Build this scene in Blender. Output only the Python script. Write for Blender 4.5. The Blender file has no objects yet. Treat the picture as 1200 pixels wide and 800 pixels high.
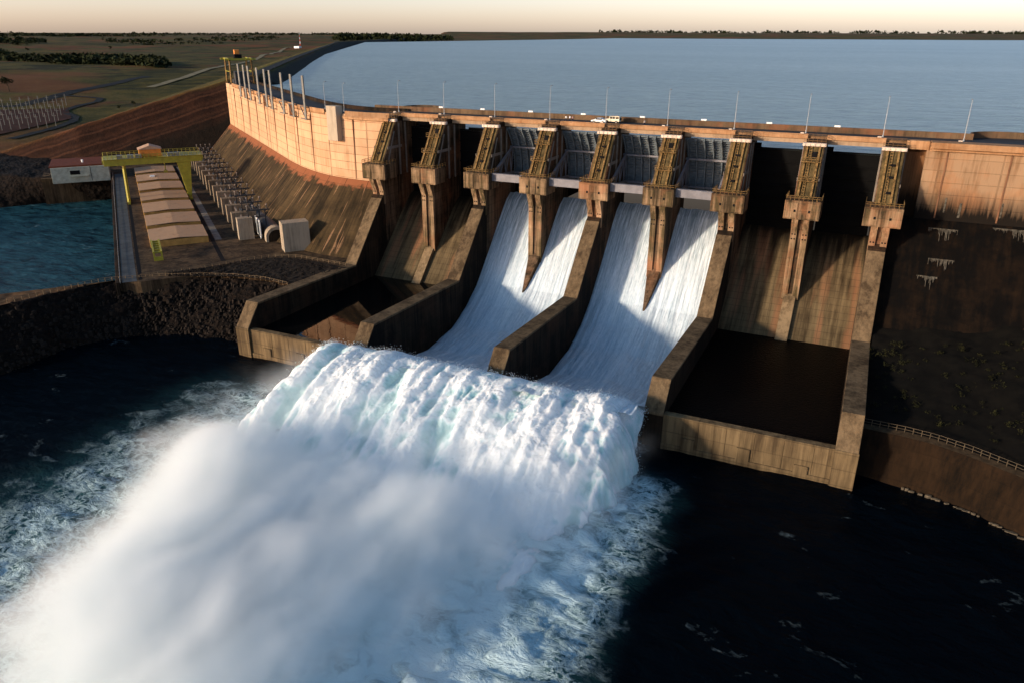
import bpy, bmesh, math, random
import numpy as np
from mathutils import Vector, Matrix
random.seed(7); rng = np.random.default_rng(7)
S = bpy.context.scene
C = S.collection
R = math.radians

# ------------------------------------------------------------------ camera (metres; Z=0 is the top of the piers)
CAMP = np.array([139.32, -205.81, 25.10]); YAW, PITCH, ROLL, FPX = 0.43715, 0.386837, 0.0040195, 883.39
cd = bpy.data.cameras.new('camera'); cam = bpy.data.objects.new('camera', cd); C.objects.link(cam)
fw = np.array([-math.sin(YAW)*math.cos(PITCH), math.cos(YAW)*math.cos(PITCH), -math.sin(PITCH)])
rt = np.array([math.cos(YAW), math.sin(YAW), 0.]); up_ = np.cross(rt, fw)
FW = fw.copy(); SR = rt*math.cos(ROLL)+up_*math.sin(ROLL); SU = -rt*math.sin(ROLL)+up_*math.cos(ROLL)
M = Matrix([[SR[0], SU[0], -fw[0], CAMP[0]], [SR[1], SU[1], -fw[1], CAMP[1]], [SR[2], SU[2], -fw[2], CAMP[2]], [0, 0, 0, 1]])
cam.matrix_world = M
cd.sensor_width = 36; cd.lens = FPX/1200*36; cd.clip_end = 80000; cd.clip_start = 1
S.camera = cam
def surv(u, v, z):
    """survey helper: where the sight line of a photo point meets the level z"""
    d = SR*(u-600)+SU*(400-v)+FW*FPX
    return tuple(CAMP+d*(z-CAMP[2])/d[2])

# ------------------------------------------------------------------ noise
def vnoise(x, y, z=0, seed=0):
    x, y, z = np.broadcast_arrays(np.asarray(x, float), np.asarray(y, float), np.asarray(z, float))
    xi, yi, zi = np.floor(x).astype(np.int64), np.floor(y).astype(np.int64), np.floor(z).astype(np.int64)
    xf, yf, zf = x-xi, y-yi, z-zi
    s = lambda t: t*t*t*(t*(t*6-15)+10)
    xf, yf, zf = s(xf), s(yf), s(zf)
    def h(a, b, c):
        n = (a*374761393+b*668265263+c*2147483647*3+seed*974634777) & 0xFFFFFFFF
        n = ((n ^ (n >> 13))*1274126177) & 0xFFFFFFFF
        n = ((n ^ (n >> 16))*2246822519) & 0xFFFFFFFF
        return ((n ^ (n >> 15)) & 0xFFFFFF)/float(0xFFFFFF)
    def L(a, b, t): return a+(b-a)*t
    return L(L(L(h(xi, yi, zi), h(xi+1, yi, zi), xf), L(h(xi, yi+1, zi), h(xi+1, yi+1, zi), xf), yf),
             L(L(h(xi, yi, zi+1), h(xi+1, yi, zi+1), xf), L(h(xi, yi+1, zi+1), h(xi+1, yi+1, zi+1), xf), yf), zf)*2-1
def fbm(x, y, z=0, o=4, seed=0):
    r = 0; a = 1; t = 0
    for k in range(o):
        r = r+a*vnoise(np.asarray(x)*2**k, np.asarray(y)*2**k, np.asarray(z)*2**k, seed+k); t += a; a *= .5
    return r/t
def sstep(a, b, x): t = np.clip((x-a)/(b-a), 0, 1); return t*t*(3-2*t)

# ------------------------------------------------------------------ mesh helpers
def tag(o, label=None, cat=None, group=None, kind=None):
    if label: o['label'] = label
    if cat: o['category'] = cat
    if group: o['group'] = group
    if kind: o['kind'] = kind
    return o
def thing(name, label, cat, loc=(0, 0, 0), group=None, rz=0):
    o = bpy.data.objects.new(name, None); C.objects.link(o); o.location = loc; o.rotation_euler = (0, 0, rz); o.empty_display_size = .5
    return tag(o, label, cat, group)
class MB:
    def __init__(s): s.v = []; s.f = []
    def add(s, vs, fs):
        n = len(s.v); s.v += [tuple(map(float, p)) for p in vs]; s.f += [tuple(i+n for i in f) for f in fs]; return s
    def box(s, x0, x1, y0, y1, z0, z1):
        return s.add([(x0, y0, z0), (x1, y0, z0), (x1, y1, z0), (x0, y1, z0), (x0, y0, z1), (x1, y0, z1), (x1, y1, z1), (x0, y1, z1)],
                     [(3, 2, 1, 0), (4, 5, 6, 7), (0, 1, 5, 4), (1, 2, 6, 5), (2, 3, 7, 6), (3, 0, 4, 7)])
    def obox(s, a, b, w, h, upv=(0, 0, 1)):
        """bar from a to b, w wide, h deep"""
        a, b = Vector(a), Vector(b); d = (b-a).normalized(); U = Vector(upv)
        if abs(d.dot(U)) > .98: U = Vector((1, 0, 0))
        sx = d.cross(U).normalized()*w/2; uz = sx.cross(d).normalized()*h/2
        vs = [p+i*sx+j*uz for p in (a, b) for i, j in ((-1, -1), (1, -1), (1, 1), (-1, 1))]
        return s.add(vs, [(0, 1, 2, 3), (7, 6, 5, 4), (0, 4, 5, 1), (1, 5, 6, 2), (2, 6, 7, 3), (3, 7, 4, 0)])
    def prism(s, prof, x0, x1):
        """YZ profile, extruded along X"""
        n = len(prof); vs = [(x0, y, z) for y, z in prof]+[(x1, y, z) for y, z in prof]
        return s.add(vs, [tuple(range(n)), tuple(range(2*n-1, n-1, -1))]+[(i, i+n, (i+1) % n+n, (i+1) % n) for i in range(n)])
    def poly(s, pts, z0, z1):
        n = len(pts); vs = [(x, y, z0) for x, y in pts]+[(x, y, z1) for x, y in pts]
        return s.add(vs, [tuple(range(n-1, -1, -1)), tuple(range(n, 2*n))]+[(i, (i+1) % n, (i+1) % n+n, i+n) for i in range(n)])
    def tube(s, a, b, r0, r1=None, n=8):
        r1 = r0 if r1 is None else r1
        a, b = Vector(a), Vector(b); d = (b-a).normalized(); t = Vector((0, 0, 1)) if abs(d.z) < .9 else Vector((1, 0, 0))
        p = d.cross(t).normalized(); q_ = d.cross(p)
        vs = [a+(p*math.cos(k*2*math.pi/n)+q_*math.sin(k*2*math.pi/n))*r0 for k in range(n)]+[b+(p*math.cos(k*2*math.pi/n)+q_*math.sin(k*2*math.pi/n))*r1 for k in range(n)]
        return s.add(vs, [tuple(range(n)), tuple(range(2*n-1, n-1, -1))]+[(i, i+n, (i+1) % n+n, (i+1) % n) for i in range(n)])
    def build(s, name, mat, parent=None, smooth=False, bevel=0, loc=None):
        me = bpy.data.meshes.new(name); me.from_pydata(s.v, [], s.f); me.update()
        bm = bmesh.new(); bm.from_mesh(me); bmesh.ops.recalc_face_normals(bm, faces=bm.faces)
        bm.to_mesh(me); bm.free()
        me.materials.append(mat)
        if smooth: me.polygons.foreach_set('use_smooth', [True]*len(me.polygons))
        o = bpy.data.objects.new(name, me); C.objects.link(o)
        if parent: o.parent = parent
        if loc: o.location = loc
        if bevel:
            b = o.modifiers.new('bevel', 'BEVEL'); b.width = bevel; b.segments = 1; b.limit_method = 'ANGLE'
        return o
def pieces(mb, name, mat, parent=None, **k):
    """one object for each separate piece of the collected mesh"""
    n = len(mb.v); par = list(range(n))
    def find(a):
        while par[a] != a: par[a] = par[par[a]]; a = par[a]
        return a
    for f in mb.f:
        for i in f[1:]: par[find(i)] = find(f[0])
    groups = {}
    for f in mb.f: groups.setdefault(find(f[0]), []).append(f)
    out = []
    for fs in groups.values():
        ids = sorted({i for f in fs for i in f}); ix = {a: b for b, a in enumerate(ids)}; q_ = MB(); q_.v = [mb.v[i] for i in ids]; q_.f = [tuple(ix[i] for i in f) for f in fs]; out.append(q_.build(name, mat, parent, **k))
    return out
def gridmesh(name, V, mat, parent=None, smooth=True, attrs=None, keep=None):
    """V: (n,m,3) array"""
    n, m, _ = V.shape; idx = np.arange(n*m).reshape(n, m)
    F = np.stack([idx[:-1, :-1], idx[1:, :-1], idx[1:, 1:], idx[:-1, 1:]], -1).reshape(-1, 4)
    if keep is not None: F = F[keep.reshape(-1)]
    me = bpy.data.meshes.new(name); me.vertices.add(n*m); me.vertices.foreach_set('co', V.reshape(-1).astype(np.float32))
    me.loops.add(len(F)*4); me.loops.foreach_set('vertex_index', F.reshape(-1).astype(np.int32))
    me.polygons.add(len(F)); me.polygons.foreach_set('loop_start', (np.arange(len(F))*4).astype(np.int32))
    me.update(calc_edges=True); me.validate()
    if smooth: me.polygons.foreach_set('use_smooth', np.ones(len(me.polygons), bool))
    for k, a in (attrs or {}).items():
        at = me.attributes.new(k, 'FLOAT', 'POINT'); at.data.foreach_set('value', a.reshape(-1).astype(np.float32))
    me.materials.append(mat); o = bpy.data.objects.new(name, me); C.objects.link(o)
    if parent: o.parent = parent
    return o
def copy_tree(o, parent=None, loc=None):
    c = o.copy(); C.objects.link(c)
    if parent is not None: c.parent = parent
    for ch in list(o.children): copy_tree(ch, c)
    if loc is not None: c.location = loc
    return c
def copy_free(o, parent=None):
    return copy_tree(o, parent)
def resample(pts, n):
    P = np.array(pts, float); d = np.r_[0, np.cumsum(np.linalg.norm(np.diff(P, axis=0), axis=1))]
    t = np.linspace(0, d[-1], n); return np.stack([np.interp(t, d, P[:, k]) for k in range(P.shape[1])], 1)
def loft(rows, nu, nv, noise=0, sc=.2, seed=1, edge=True):
    """smooth sheet through several polylines, nu along, nv between rows"""
    Rw = [resample(r, nu) for r in rows]; out = []
    for i in range(len(Rw)-1):
        for k in range(nv+(1 if i == len(Rw)-2 else 0)):
            out.append(Rw[i]+(Rw[i+1]-Rw[i])*k/nv)
    V = np.stack(out, 1)
    if noise:
        n_ = fbm(V[..., 0]*sc, V[..., 1]*sc, V[..., 2]*sc, 5, seed)
        w = np.ones(V.shape[1]);
        if edge: w = np.clip(np.minimum(np.arange(len(w)), np.arange(len(w))[::-1])/2., 0, 1)
        V[..., 2] += n_*noise*w[None, :]
        V[..., 0] += fbm(V[..., 0]*sc+9, V[..., 1]*sc, V[..., 2]*sc, 4, seed+9)*noise*.7*w[None, :]
        V[..., 1] += fbm(V[..., 0]*sc, V[..., 1]*sc+7, V[..., 2]*sc, 4, seed+5)*noise*.7*w[None, :]
    return V

# ------------------------------------------------------------------ materials
class NT:
    def __init__(s, name):
        s.m = bpy.data.materials.new(name); s.m.use_nodes = True; s.t = s.m.node_tree; s.n = s.t.nodes; s.n.clear()
        s.out = s.n.new('ShaderNodeOutputMaterial'); s.p = s.n.new('ShaderNodeBsdfPrincipled'); s.t.links.new(s.p.outputs[0], s.out.inputs[0])
        s.geo = s.n.new('ShaderNodeNewGeometry')
    def link(s, a, b): s.t.links.new(a, b)
    def val(s, x, sock):
        if hasattr(x, 'is_output'): s.link(x, sock)
        elif isinstance(x, (tuple, list)): sock.default_value = tuple(x)+((1,) if len(sock.default_value) == 4 and len(x) == 3 else ())
        else: sock.default_value = x
    def mapping(s, scale=(1, 1, 1), rot=0, src=None):
        mp = s.n.new('ShaderNodeMapping'); mp.inputs['Scale'].default_value = scale; mp.inputs['Rotation'].default_value = (0, 0, rot)
        s.link(src or s.geo.outputs['Position'], mp.inputs[0]); return mp.outputs[0]
    def noise(s, scale, detail=5, rough=.6, vec=None, dist=0):
        n = s.n.new('ShaderNodeTexNoise'); n.inputs['Scale'].default_value = scale; n.inputs['Detail'].default_value = detail; n.inputs['Roughness'].default_value = rough
        n.inputs['Distortion'].default_value = dist
        s.link(vec or s.geo.outputs['Position'], n.inputs['Vector']); return n.outputs[0]
    def ramp(s, f, stops, interp='LINEAR'):
        r = s.n.new('ShaderNodeValToRGB'); r.color_ramp.interpolation = interp; e = r.color_ramp.elements
        while len(e) < len(stops): e.new(.5)
        for k, (p, c) in enumerate(stops):
            e[k].position = p; e[k].color = tuple(c[:3])+(1,) if isinstance(c, (tuple, list)) else (c, c, c, 1)
        s.link(f, r.inputs[0]); return r.outputs[0]
    def mix(s, f, a, b, mode='MIX'):
        m = s.n.new('ShaderNodeMix'); m.data_type = 'RGBA'; m.blend_type = mode; m.clamp_result = False
        s.val(f, m.inputs[0]); s.val(a, m.inputs[6]); s.val(b, m.inputs[7]); return m.outputs[2]
    def math(s, op, a, b=0, clamp=False):
        m = s.n.new('ShaderNodeMath'); m.operation = op; m.use_clamp = clamp; s.val(a, m.inputs[0]); s.val(b, m.inputs[1]); return m.outputs[0]
    def sep(s, v=None):
        x = s.n.new('ShaderNodeSeparateXYZ'); s.link(v or s.geo.outputs['Position'], x.inputs[0]); return x.outputs
    def attr(s, name):
        a = s.n.new('ShaderNodeAttribute'); a.attribute_name = name; return a.outputs['Fac']
    def bump(s, h, strength=.5, dist=.1):
        b = s.n.new('ShaderNodeBump'); b.inputs['Strength'].default_value = strength; b.inputs['Distance'].default_value = dist
        s.link(h, b.inputs['Height']); s.link(b.outputs[0], s.p.inputs['Normal']); return b.outputs[0]
    def set(s, **k):
        k.setdefault('Specular_IOR_Level', .12 if (isinstance(k.get('Roughness', 1), (int, float)) and k.get('Roughness', 1) > .75) else .4)
        for a, b in k.items(): s.val(b, s.p.inputs[a.replace('_', ' ')])
        return s.m
def plain(name, col, rough=.6, metal=0, var=.25, sc=.6):
    t = NT(name); n = t.noise(sc, 4)
    c = t.mix(t.ramp(n, [(.3, 0.), (.7, 1.)]), tuple(x*(1-var) for x in col), tuple(min(1, x*(1+var)) for x in col))
    return t.set(Base_Color=c, Roughness=rough, Metallic=metal)
def concrete(name, base, dark, stain=.5, rot=0, course=2.5, panel=6., line=.35, warm=None, zdark=None, streak=.18, sx=None):
    """weathered concrete: blotches, vertical run-off streaks, lift joints; rot turns the panel grid to the wall's direction"""
    t = NT(name); pos = t.mapping(rot=rot)
    x = t.sep(pos)
    n1 = t.noise(.12, 6, .65); st = t.noise(1., 5, .7, t.mapping((1.1, 1.1, .06)))
    st2 = t.noise(1., 4, .6, t.mapping((.28, .28, .035)))
    f = t.math('ADD', t.math('MULTIPLY', st, .6), t.math('MULTIPLY', n1, .4))
    f = t.math('ADD', t.math('MULTIPLY', f, .65), t.math('MULTIPLY', st2, .35))
    lo = .62-stain*.35; m = t.ramp(f, [(lo, 0.), (lo+.16, 1.)])
    c = t.mix(m, base, dark)
    if warm:
        w = t.ramp(t.noise(.09, 5, .7, t.mapping((1, 1, .8))), [(.5, 0.), (.66, 1.)])
        c = t.mix(t.math('MULTIPLY', w, .7), c, warm)
    if line:
        fz = t.math('FRACT', t.math('DIVIDE', t.math('ADD', x[2], 100), course)); lz = t.math('LESS_THAN', fz, .07)
        fx = t.math('FRACT', t.math('DIVIDE', t.math('ADD', x[0], 1003), panel)); lx = t.math('LESS_THAN', fx, .03)
        l = t.math('MAXIMUM', lz, lx); l = t.math('MULTIPLY', l, t.math('MULTIPLY', t.noise(.4, 3), line*1.8))
        c = t.mix(l, c, tuple(q*.45 for q in dark))
        # each poured lift has a slightly different tone
        fl = t.math('FLOOR', t.math('DIVIDE', t.math('ADD', x[2], 100), course)); fx2 = t.math('FLOOR', t.math('DIVIDE', t.math('ADD', x[0], 1003), panel))
        wn = t.n.new('ShaderNodeTexWhiteNoise'); wn.noise_dimensions = '2D'; cb = t.n.new('ShaderNodeCombineXYZ'); t.link(fl, cb.inputs[0]); t.link(fx2, cb.inputs[1]); t.link(cb.outputs[0], wn.inputs['Vector'])
        c = t.mix(1., c, t.ramp(wn.outputs[0], [(0., .84), (1., 1.)]), 'MULTIPLY')
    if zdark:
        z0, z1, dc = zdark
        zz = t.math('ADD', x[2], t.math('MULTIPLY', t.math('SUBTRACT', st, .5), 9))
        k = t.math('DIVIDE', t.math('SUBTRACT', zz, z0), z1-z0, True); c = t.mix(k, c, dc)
    t.bump(t.math('ADD', n1, st), .35, .25)
    return t.set(Base_Color=c, Roughness=.9)

PINK = (.50, .33, .215)
m_conc = concrete('pier_concrete', (.36, .235, .135), (.050, .035, .019), .68, warm=(.30, .13, .06))
m_concd = concrete('weathered_concrete_shade_tone', (.055, .034, .019), (.010, .0075, .005), .7, warm=(.06, .028, .014))  # weathered concrete; shade of the training-wall faces is mixed into its dark base
m_face = concrete('dam_face_concrete', (.60, .37, .215), (.33, .18, .09), .34, line=.7, rot=R(-38), course=2.6, panel=12., warm=(.55, .30, .16))
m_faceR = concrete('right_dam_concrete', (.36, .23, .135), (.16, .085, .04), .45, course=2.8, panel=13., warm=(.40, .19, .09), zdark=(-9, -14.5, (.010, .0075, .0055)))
m_rib = concrete('mossy_pier_front', (.15, .105, .045), (.045, .035, .015), .55, line=.1)
m_nose = concrete('corbel_panel_concrete', (.47, .30, .175), (.075, .055, .026), .66, line=.15, warm=(.34, .14, .07))
m_side = concrete('pier_side_concrete', (.23, .145, .088), (.030, .022, .013), .7, warm=(.20, .085, .04))  # darker copy of the pier concrete, side shade put into the colour
m_nibc = concrete('divider_concrete', (.26, .18, .10), (.08, .055, .03), .5, line=0)
m_cap = plain('pale_cap', (.62, .5, .4), .8)
m_yard = concrete('yard_slab', (.17, .11, .06), (.035, .023, .013), .6, rot=R(-38), course=999, panel=11)
m_dark = plain('dark_void_paint', (.006, .006, .007), .9)
m_gate = plain('grey_gate_steel', (.13, .155, .17), .55, .0, .3, .9)
m_gateb = plain('gate_beam_steel', (.17, .165, .18), .5, .0, .2)
m_blk = plain('black_gate', (.004, .004, .004), .95)
m_galv = plain('galvanised_steel', (.24, .24, .23), .45, .3)
m_pole = plain('pole_grey', (.15, .145, .13), .6, .2)
m_lamp = plain('lamp_post_paint', (.36, .37, .37), .6)
m_yel = plain('crane_yellow', (.33, .29, .025), .5, 0, .2)
m_yelr = plain('railing_yellow', (.185, .112, .042), .8, 0, .65, 1.5)
m_orange = plain('orange_cabin', (.65, .22, .03), .5)
m_white = plain('white_paint', (.8, .8, .78), .4)
m_cream = plain('cream_paint', (.75, .66, .48), .4)
m_glass = plain('dark_glass', (.01, .012, .015), .1)
m_tyre = plain('black_rubber', (.012, .012, .012), .8)
m_road = plain('asphalt', (.045, .045, .048), .85)
m_walk = plain('brown_sidewalk', (.22, .13, .07), .9, 0, .4, .5)
m_fascia = concrete('bridge_beam_concrete', (.62, .36, .19), (.40, .19, .08), .45, course=50, panel=6.1, line=.5)
m_rail = plain('rusty_rail', (.16, .09, .04), .7, .3)
m_hatch = concrete('hatch_concrete', (.42, .27, .165), (.27, .16, .09), .3, rot=R(-38), course=99, panel=99, line=0)
m_hrim = plain('hatch_rim', (.42, .24, .07), .8)
m_trans = plain('transformer_paint', (.035, .035, .036), .6)
m_brick = plain('roof_red', (.14, .04, .02), .8)

# ---- spillway chute floors
def m_chute_():
    t = NT('chute_concrete'); x = t.sep()
    st = t.noise(1., 5, .7, t.mapping((.55, .035, .035))); n = t.noise(.15, 5)
    f = t.math('ADD', t.math('MULTIPLY', st, .7), t.math('MULTIPLY', n, .3))
    c = t.mix(t.ramp(f, [(.38, 0.), (.62, 1.)]), (.16, .115, .060), (.030, .020, .010))
    w = t.ramp(t.noise(1., 3, .6, t.mapping((.16, .02, .02))), [(.5, 0.), (.6, 1.)]); c = t.mix(t.math('MULTIPLY', w, .6), c, (.27, .12, .06))
    fz = t.math('FRACT', t.math('DIVIDE', t.math('ADD', x[2], 100), 1.4)); l = t.math('LESS_THAN', fz, .08)
    fx = t.math('FRACT', t.math('DIVIDE', t.math('ADD', x[0], 1000), 4.2)); l2 = t.math('LESS_THAN', fx, .04)
    c = t.mix(t.math('MULTIPLY', t.math('MAXIMUM', l, l2), .45), c, (.04, .028, .016))
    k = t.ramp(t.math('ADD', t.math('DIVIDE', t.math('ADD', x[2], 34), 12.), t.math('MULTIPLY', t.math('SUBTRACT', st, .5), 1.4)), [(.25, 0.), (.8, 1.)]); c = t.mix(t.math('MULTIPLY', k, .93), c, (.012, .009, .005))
    return t.set(Base_Color=c, Roughness=.85)
m_chute = m_chute_()
def m_slope_():
    """left dam slope: olive brown with pale run-off streaks down the fall line and a red upper margin"""
    t = NT('dam_slope_concrete'); x = t.sep(t.mapping(rot=R(-38))); a = t.attr('along')  # metres along the dam
    d = t.attr('down')
    cb = t.n.new('ShaderNodeCombineXYZ'); t.link(a, cb.inputs[0]); t.link(t.math('MULTIPLY', d, .05), cb.inputs[1])
    s = t.noise(.5, 6, .7, cb.outputs[0]); n = t.noise(.12, 6, .65)
    c = t.mix(t.ramp(t.math('ADD', t.math('MULTIPLY', s, .55), t.math('MULTIPLY', n, .45)), [(.40, 0.), (.60, 1.)]), (.078, .050, .022), (.014, .010, .005))
    c2 = t.n.new('ShaderNodeCombineXYZ'); t.link(a, c2.inputs[0]); t.link(t.math('MULTIPLY', d, .07), c2.inputs[1])
    w = t.ramp(t.noise(.9, 3, .5, c2.outputs[0]), [(.61, 0.), (.67, 1.)]); c = t.mix(t.math('MULTIPLY', w, .6), c, (.30, .17, .09))
    red = t.ramp(t.math('ADD', t.math('MULTIPLY', d, -.12), t.math('ADD', t.noise(.25, 4), .30)), [(.38, 0.), (.55, 1.)])
    c = t.mix(t.math('MULTIPLY', red, .85), c, (.27, .095, .042))
    fa = t.math('LESS_THAN', t.math('FRACT', t.math('DIVIDE', a, 9.)), .035); c = t.mix(t.math('MULTIPLY', fa, .6), c, (.02, .014, .008))
    fb = t.math('LESS_THAN', t.math('FRACT', t.math('DIVIDE', d, 2.3)), .09); c = t.mix(t.math('MULTIPLY', fb, .35), c, (.03, .02, .012))
    t.bump(s, .3, .2)
    return t.set(Base_Color=c, Roughness=.9)
m_slope = m_slope_()
def m_slopeR_():  # near-black slope colour with brown blotches and streaks
    t = NT('black_rock_face'); n = t.noise(.2, 7, .7); s = t.noise(1., 5, .7, t.mapping((.7, .08, .08)))
    c = t.mix(t.ramp(t.math('ADD', t.math('MULTIPLY', s, .5), t.math('MULTIPLY', n, .5)), [(.46, 0.), (.66, 1.)]), (.0018, .0014, .0011), (.014, .0075, .0035))
    t.bump(n, .5, .6)
    return t.set(Base_Color=c, Roughness=.95)
m_slopeR = m_slopeR_()
m_leak = plain('mineral_leak', (.085, .075, .058), .9, 0, .7, 1.5)

def m_ground_():
    t = NT('field_ground'); g = t.attr('red'); e = t.attr('gravel')
    big = t.noise(.006, 6, .6); mid = t.noise(.035, 6, .65); fine = t.noise(.35, 5, .7)
    f = t.math('ADD', t.math('MULTIPLY', big, .45), t.math('ADD', t.math('MULTIPLY', mid, .35), t.math('MULTIPLY', fine, .2)))
    c = t.ramp(f, [(.36, (.012, .014, .004)), (.46, (.048, .043, .008)), (.53, (.10, .075, .016)), (.60, (.10, .036, .013)), (.68, (.19, .11, .045))])
    bl = t.ramp(t.noise(1., 5, .6, t.mapping((.0028, .008, 1), rot=R(28))), [(.53, 0.), (.62, 1.)])
    c = t.mix(t.math('MULTIPLY', bl, .75), c, (.010, .012, .003))
    bf = t.ramp(t.noise(.0035, 3, .5, t.mapping((1, 1.6, 1))), [(.52, 0.), (.6, 1.)]); c = t.mix(t.math('MULTIPLY', bf, .7), c, (.15, .05, .018))
    rr = t.mix(t.ramp(t.noise(.12, 6, .7), [(.35, 0.), (.65, 1.)]), (.026, .0095, .0045), (.010, .0045, .0028))
    sl_ = t.attr('slope_s'); bandf = t.math('FRACT', t.math('DIVIDE', t.math('ADD', sl_, t.math('MULTIPLY', t.noise(.08, 4), 2.5)), 7.5))
    rr = t.mix(t.ramp(bandf, [(.0, 1.), (.14, 1.), (.2, 0.), (.5, 0.), (.75, .6), (1., .0)]), rr, (.046, .019, .010))
    low = t.ramp(t.math('DIVIDE', t.math('ADD', sl_, t.math('MULTIPLY', t.noise(.1, 5), 12)), 60.), [(.42, 0.), (.56, 1.)]); rr = t.mix(low, rr, (.008, .005, .003))
    c = t.mix(g, c, rr)
    c = t.mix(e, c, t.mix(t.ramp(fine, [(.4, 0.), (.6, 1.)]), (.13, .105, .022), (.052, .052, .010)))
    dk = t.attr('rock'); c = t.mix(dk, c, t.mix(t.ramp(t.noise(.4, 5), [(.4, 0.), (.6, 1.)]), (.012, .010, .008), (.03, .025, .02)))
    t.bump(t.noise(.4, 6, .7), .6, 1.2)
    return t.set(Base_Color=c, Roughness=1.)
m_ground = m_ground_()
m_terr = plain('terrace_line', (.16, .075, .04), .9)
m_track = plain('dirt_track', (.20, .17, .10), .95, 0, .3, .1)
m_troad = plain('dark_road', (.018, .018, .018), .9)
def m_rockbank_():
    t = NT('dark_rock_bank'); n = t.noise(.9, 6, .7); v = t.n.new('ShaderNodeTexVoronoi'); v.inputs['Scale'].default_value = .55; t.link(t.geo.outputs['Position'], v.inputs['Vector'])
    c = t.mix(t.ramp(n, [(.4, 0.), (.7, 1.)]), (.004, .003, .0025), (.022, .013, .008))
    t.bump(t.math('ADD', v.outputs[0], n), .9, .8)
    return t.set(Base_Color=c, Roughness=.95)
m_bank = m_rockbank_()
m_boul = plain('boulder', (.019, .0135, .010), .9, 0, .6, .7)
m_grav = plain('black_gravel', (.020, .015, .011), 1, 0, .6, 1.3)
m_dirtp = plain('berm_dirt', (.12, .065, .03), .95, 0, .5, .4)
m_leaf = plain('far_foliage', (.014, .018, .005), .9, 0, .5, .05)
m_bush = plain('bush_foliage', (.016, .016, .005), .9, 0, .6, .4)
m_bushr = plain('dry_shrub', (.035, .017, .007), .9, 0, .6, .4)
m_trunk = plain('bark', (.08, .055, .035), .9)
m_bankR = plain('dark_bank_soil', (.0035, .003, .002), 1, 0, .6, .5)
m_retw = concrete('retaining_wall', (.022, .0115, .005), (.005, .003, .0015), .5, course=3, line=.2)

def m_lake_():
    t = NT('reservoir_water')
    d = t.n.new('ShaderNodeTexNoise'); d.inputs['Scale'].default_value = 1.; d.inputs['Detail'].default_value = 5; d.inputs['Roughness'].default_value = .65
    t.link(t.mapping((.16, .34, 1), rot=R(22)), d.inputs['Vector'])
    n2 = t.noise(1., 4, .6, t.mapping((.025, .05, 1), rot=R(25)))
    big = t.noise(1., 6, .6, t.mapping((.0012, .0045, 1), rot=R(25)), .5)
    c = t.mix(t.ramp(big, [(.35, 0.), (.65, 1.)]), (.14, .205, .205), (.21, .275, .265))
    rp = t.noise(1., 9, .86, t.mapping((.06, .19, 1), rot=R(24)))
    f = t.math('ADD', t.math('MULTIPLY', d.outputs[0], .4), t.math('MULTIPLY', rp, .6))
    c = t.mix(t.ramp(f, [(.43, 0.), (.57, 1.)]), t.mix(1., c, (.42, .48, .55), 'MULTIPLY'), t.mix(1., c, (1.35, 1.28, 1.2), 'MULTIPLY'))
    t.bump(t.math('ADD', d.outputs[0], t.math('MULTIPLY', n2, 2.)), 1., 1.1)
    return t.set(Base_Color=c, Roughness=.28, IOR=1.33, Specular_IOR_Level=.5)
m_lake = m_lake_()
def m_river_():
    t = NT('river_water'); fo = t.attr('foam')
    n = t.noise(1., 6, .65, t.mapping((.20, .42, 1), rot=R(-20)), 1.)
    wsp = t.noise(1., 7, .62, t.mapping((.11, .15, 1), rot=R(35)), .3)
    l1 = t.noise(1., 5, .6, t.mapping((.16, .20, 1), rot=R(12)), .5); l2 = t.noise(1., 5, .65, t.mapping((.42, .5, 1), rot=R(70)), .4)
    ridge = lambda q_, lo, hi: t.ramp(t.math('SUBTRACT', 1., t.math('ABSOLUTE', t.math('SUBTRACT', t.math('MULTIPLY', q_, 2.), 1.))), [(lo, 0.), (hi, 1.)])
    lace = t.math('MAXIMUM', ridge(l1, .86, .985), t.math('MULTIPLY', ridge(l2, .84, .98), .8))
    k = t.math('SUBTRACT', t.math('ADD', t.math('MULTIPLY', wsp, 1.5), t.math('MULTIPLY', fo, .75)), 1.12)
    body = t.ramp(t.math('MULTIPLY', k, 2.6), [(.0, 0.), (.35, .22), (.8, .75), (1., 1.)])
    near = t.ramp(t.math('ADD', fo, t.math('MULTIPLY', t.math('SUBTRACT', wsp, .5), .9)), [(.12, 0.), (.5, 1.)])
    fm = t.math('MAXIMUM', body, t.math('MULTIPLY', t.math('MULTIPLY', lace, near), .75))
    cap = t.ramp(t.noise(1., 6, .7, t.mapping((.08, .16, 1), rot=R(25)), 1.8), [(.715, 0.), (.74, 1.)])
    cap = t.math('MULTIPLY', cap, t.attr('caps'))
    base = t.mix(fo, (.0007, .0022, .0042), (.035, .13, .15))
    base = t.mix(t.attr('teal'), base, t.mix(t.ramp(t.noise(1., 6, .7, t.mapping((.10, .26, 1), rot=R(20)), .6), [(.36, 0.), (.62, 1.)]), (.003, .016, .026), (.022, .085, .11)))
    c = t.mix(fm, base, (.62, .80, .83)); c = t.mix(cap, c, (.5, .62, .7))
    rg = t.math('ADD', t.math('MULTIPLY', t.math('MAXIMUM', fm, cap), .6), .16)
    t.bump(t.math('ADD', n, t.math('MULTIPLY', wsp, 1.4)), .8, .8)
    return t.set(Base_Color=c, Roughness=rg, IOR=1.33, Specular_IOR_Level=.03)
m_river = m_river_()
def m_pool_():
    t = NT('still_pool_water'); t.bump(t.noise(.5, 3, .5), .06, .2)
    return t.set(Base_Color=(.004, .004, .004), Roughness=.02, IOR=1.33, Specular_IOR_Level=.5)
m_pool = m_pool_()
m_pool2 = NT('murky_pool_water'); m_pool2.bump(m_pool2.noise(1.6, 4, .6), .7, .3); m_pool2 = m_pool2.set(Base_Color=(.002, .002, .002), Roughness=.35, IOR=1.33, Specular_IOR_Level=.08)
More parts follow.
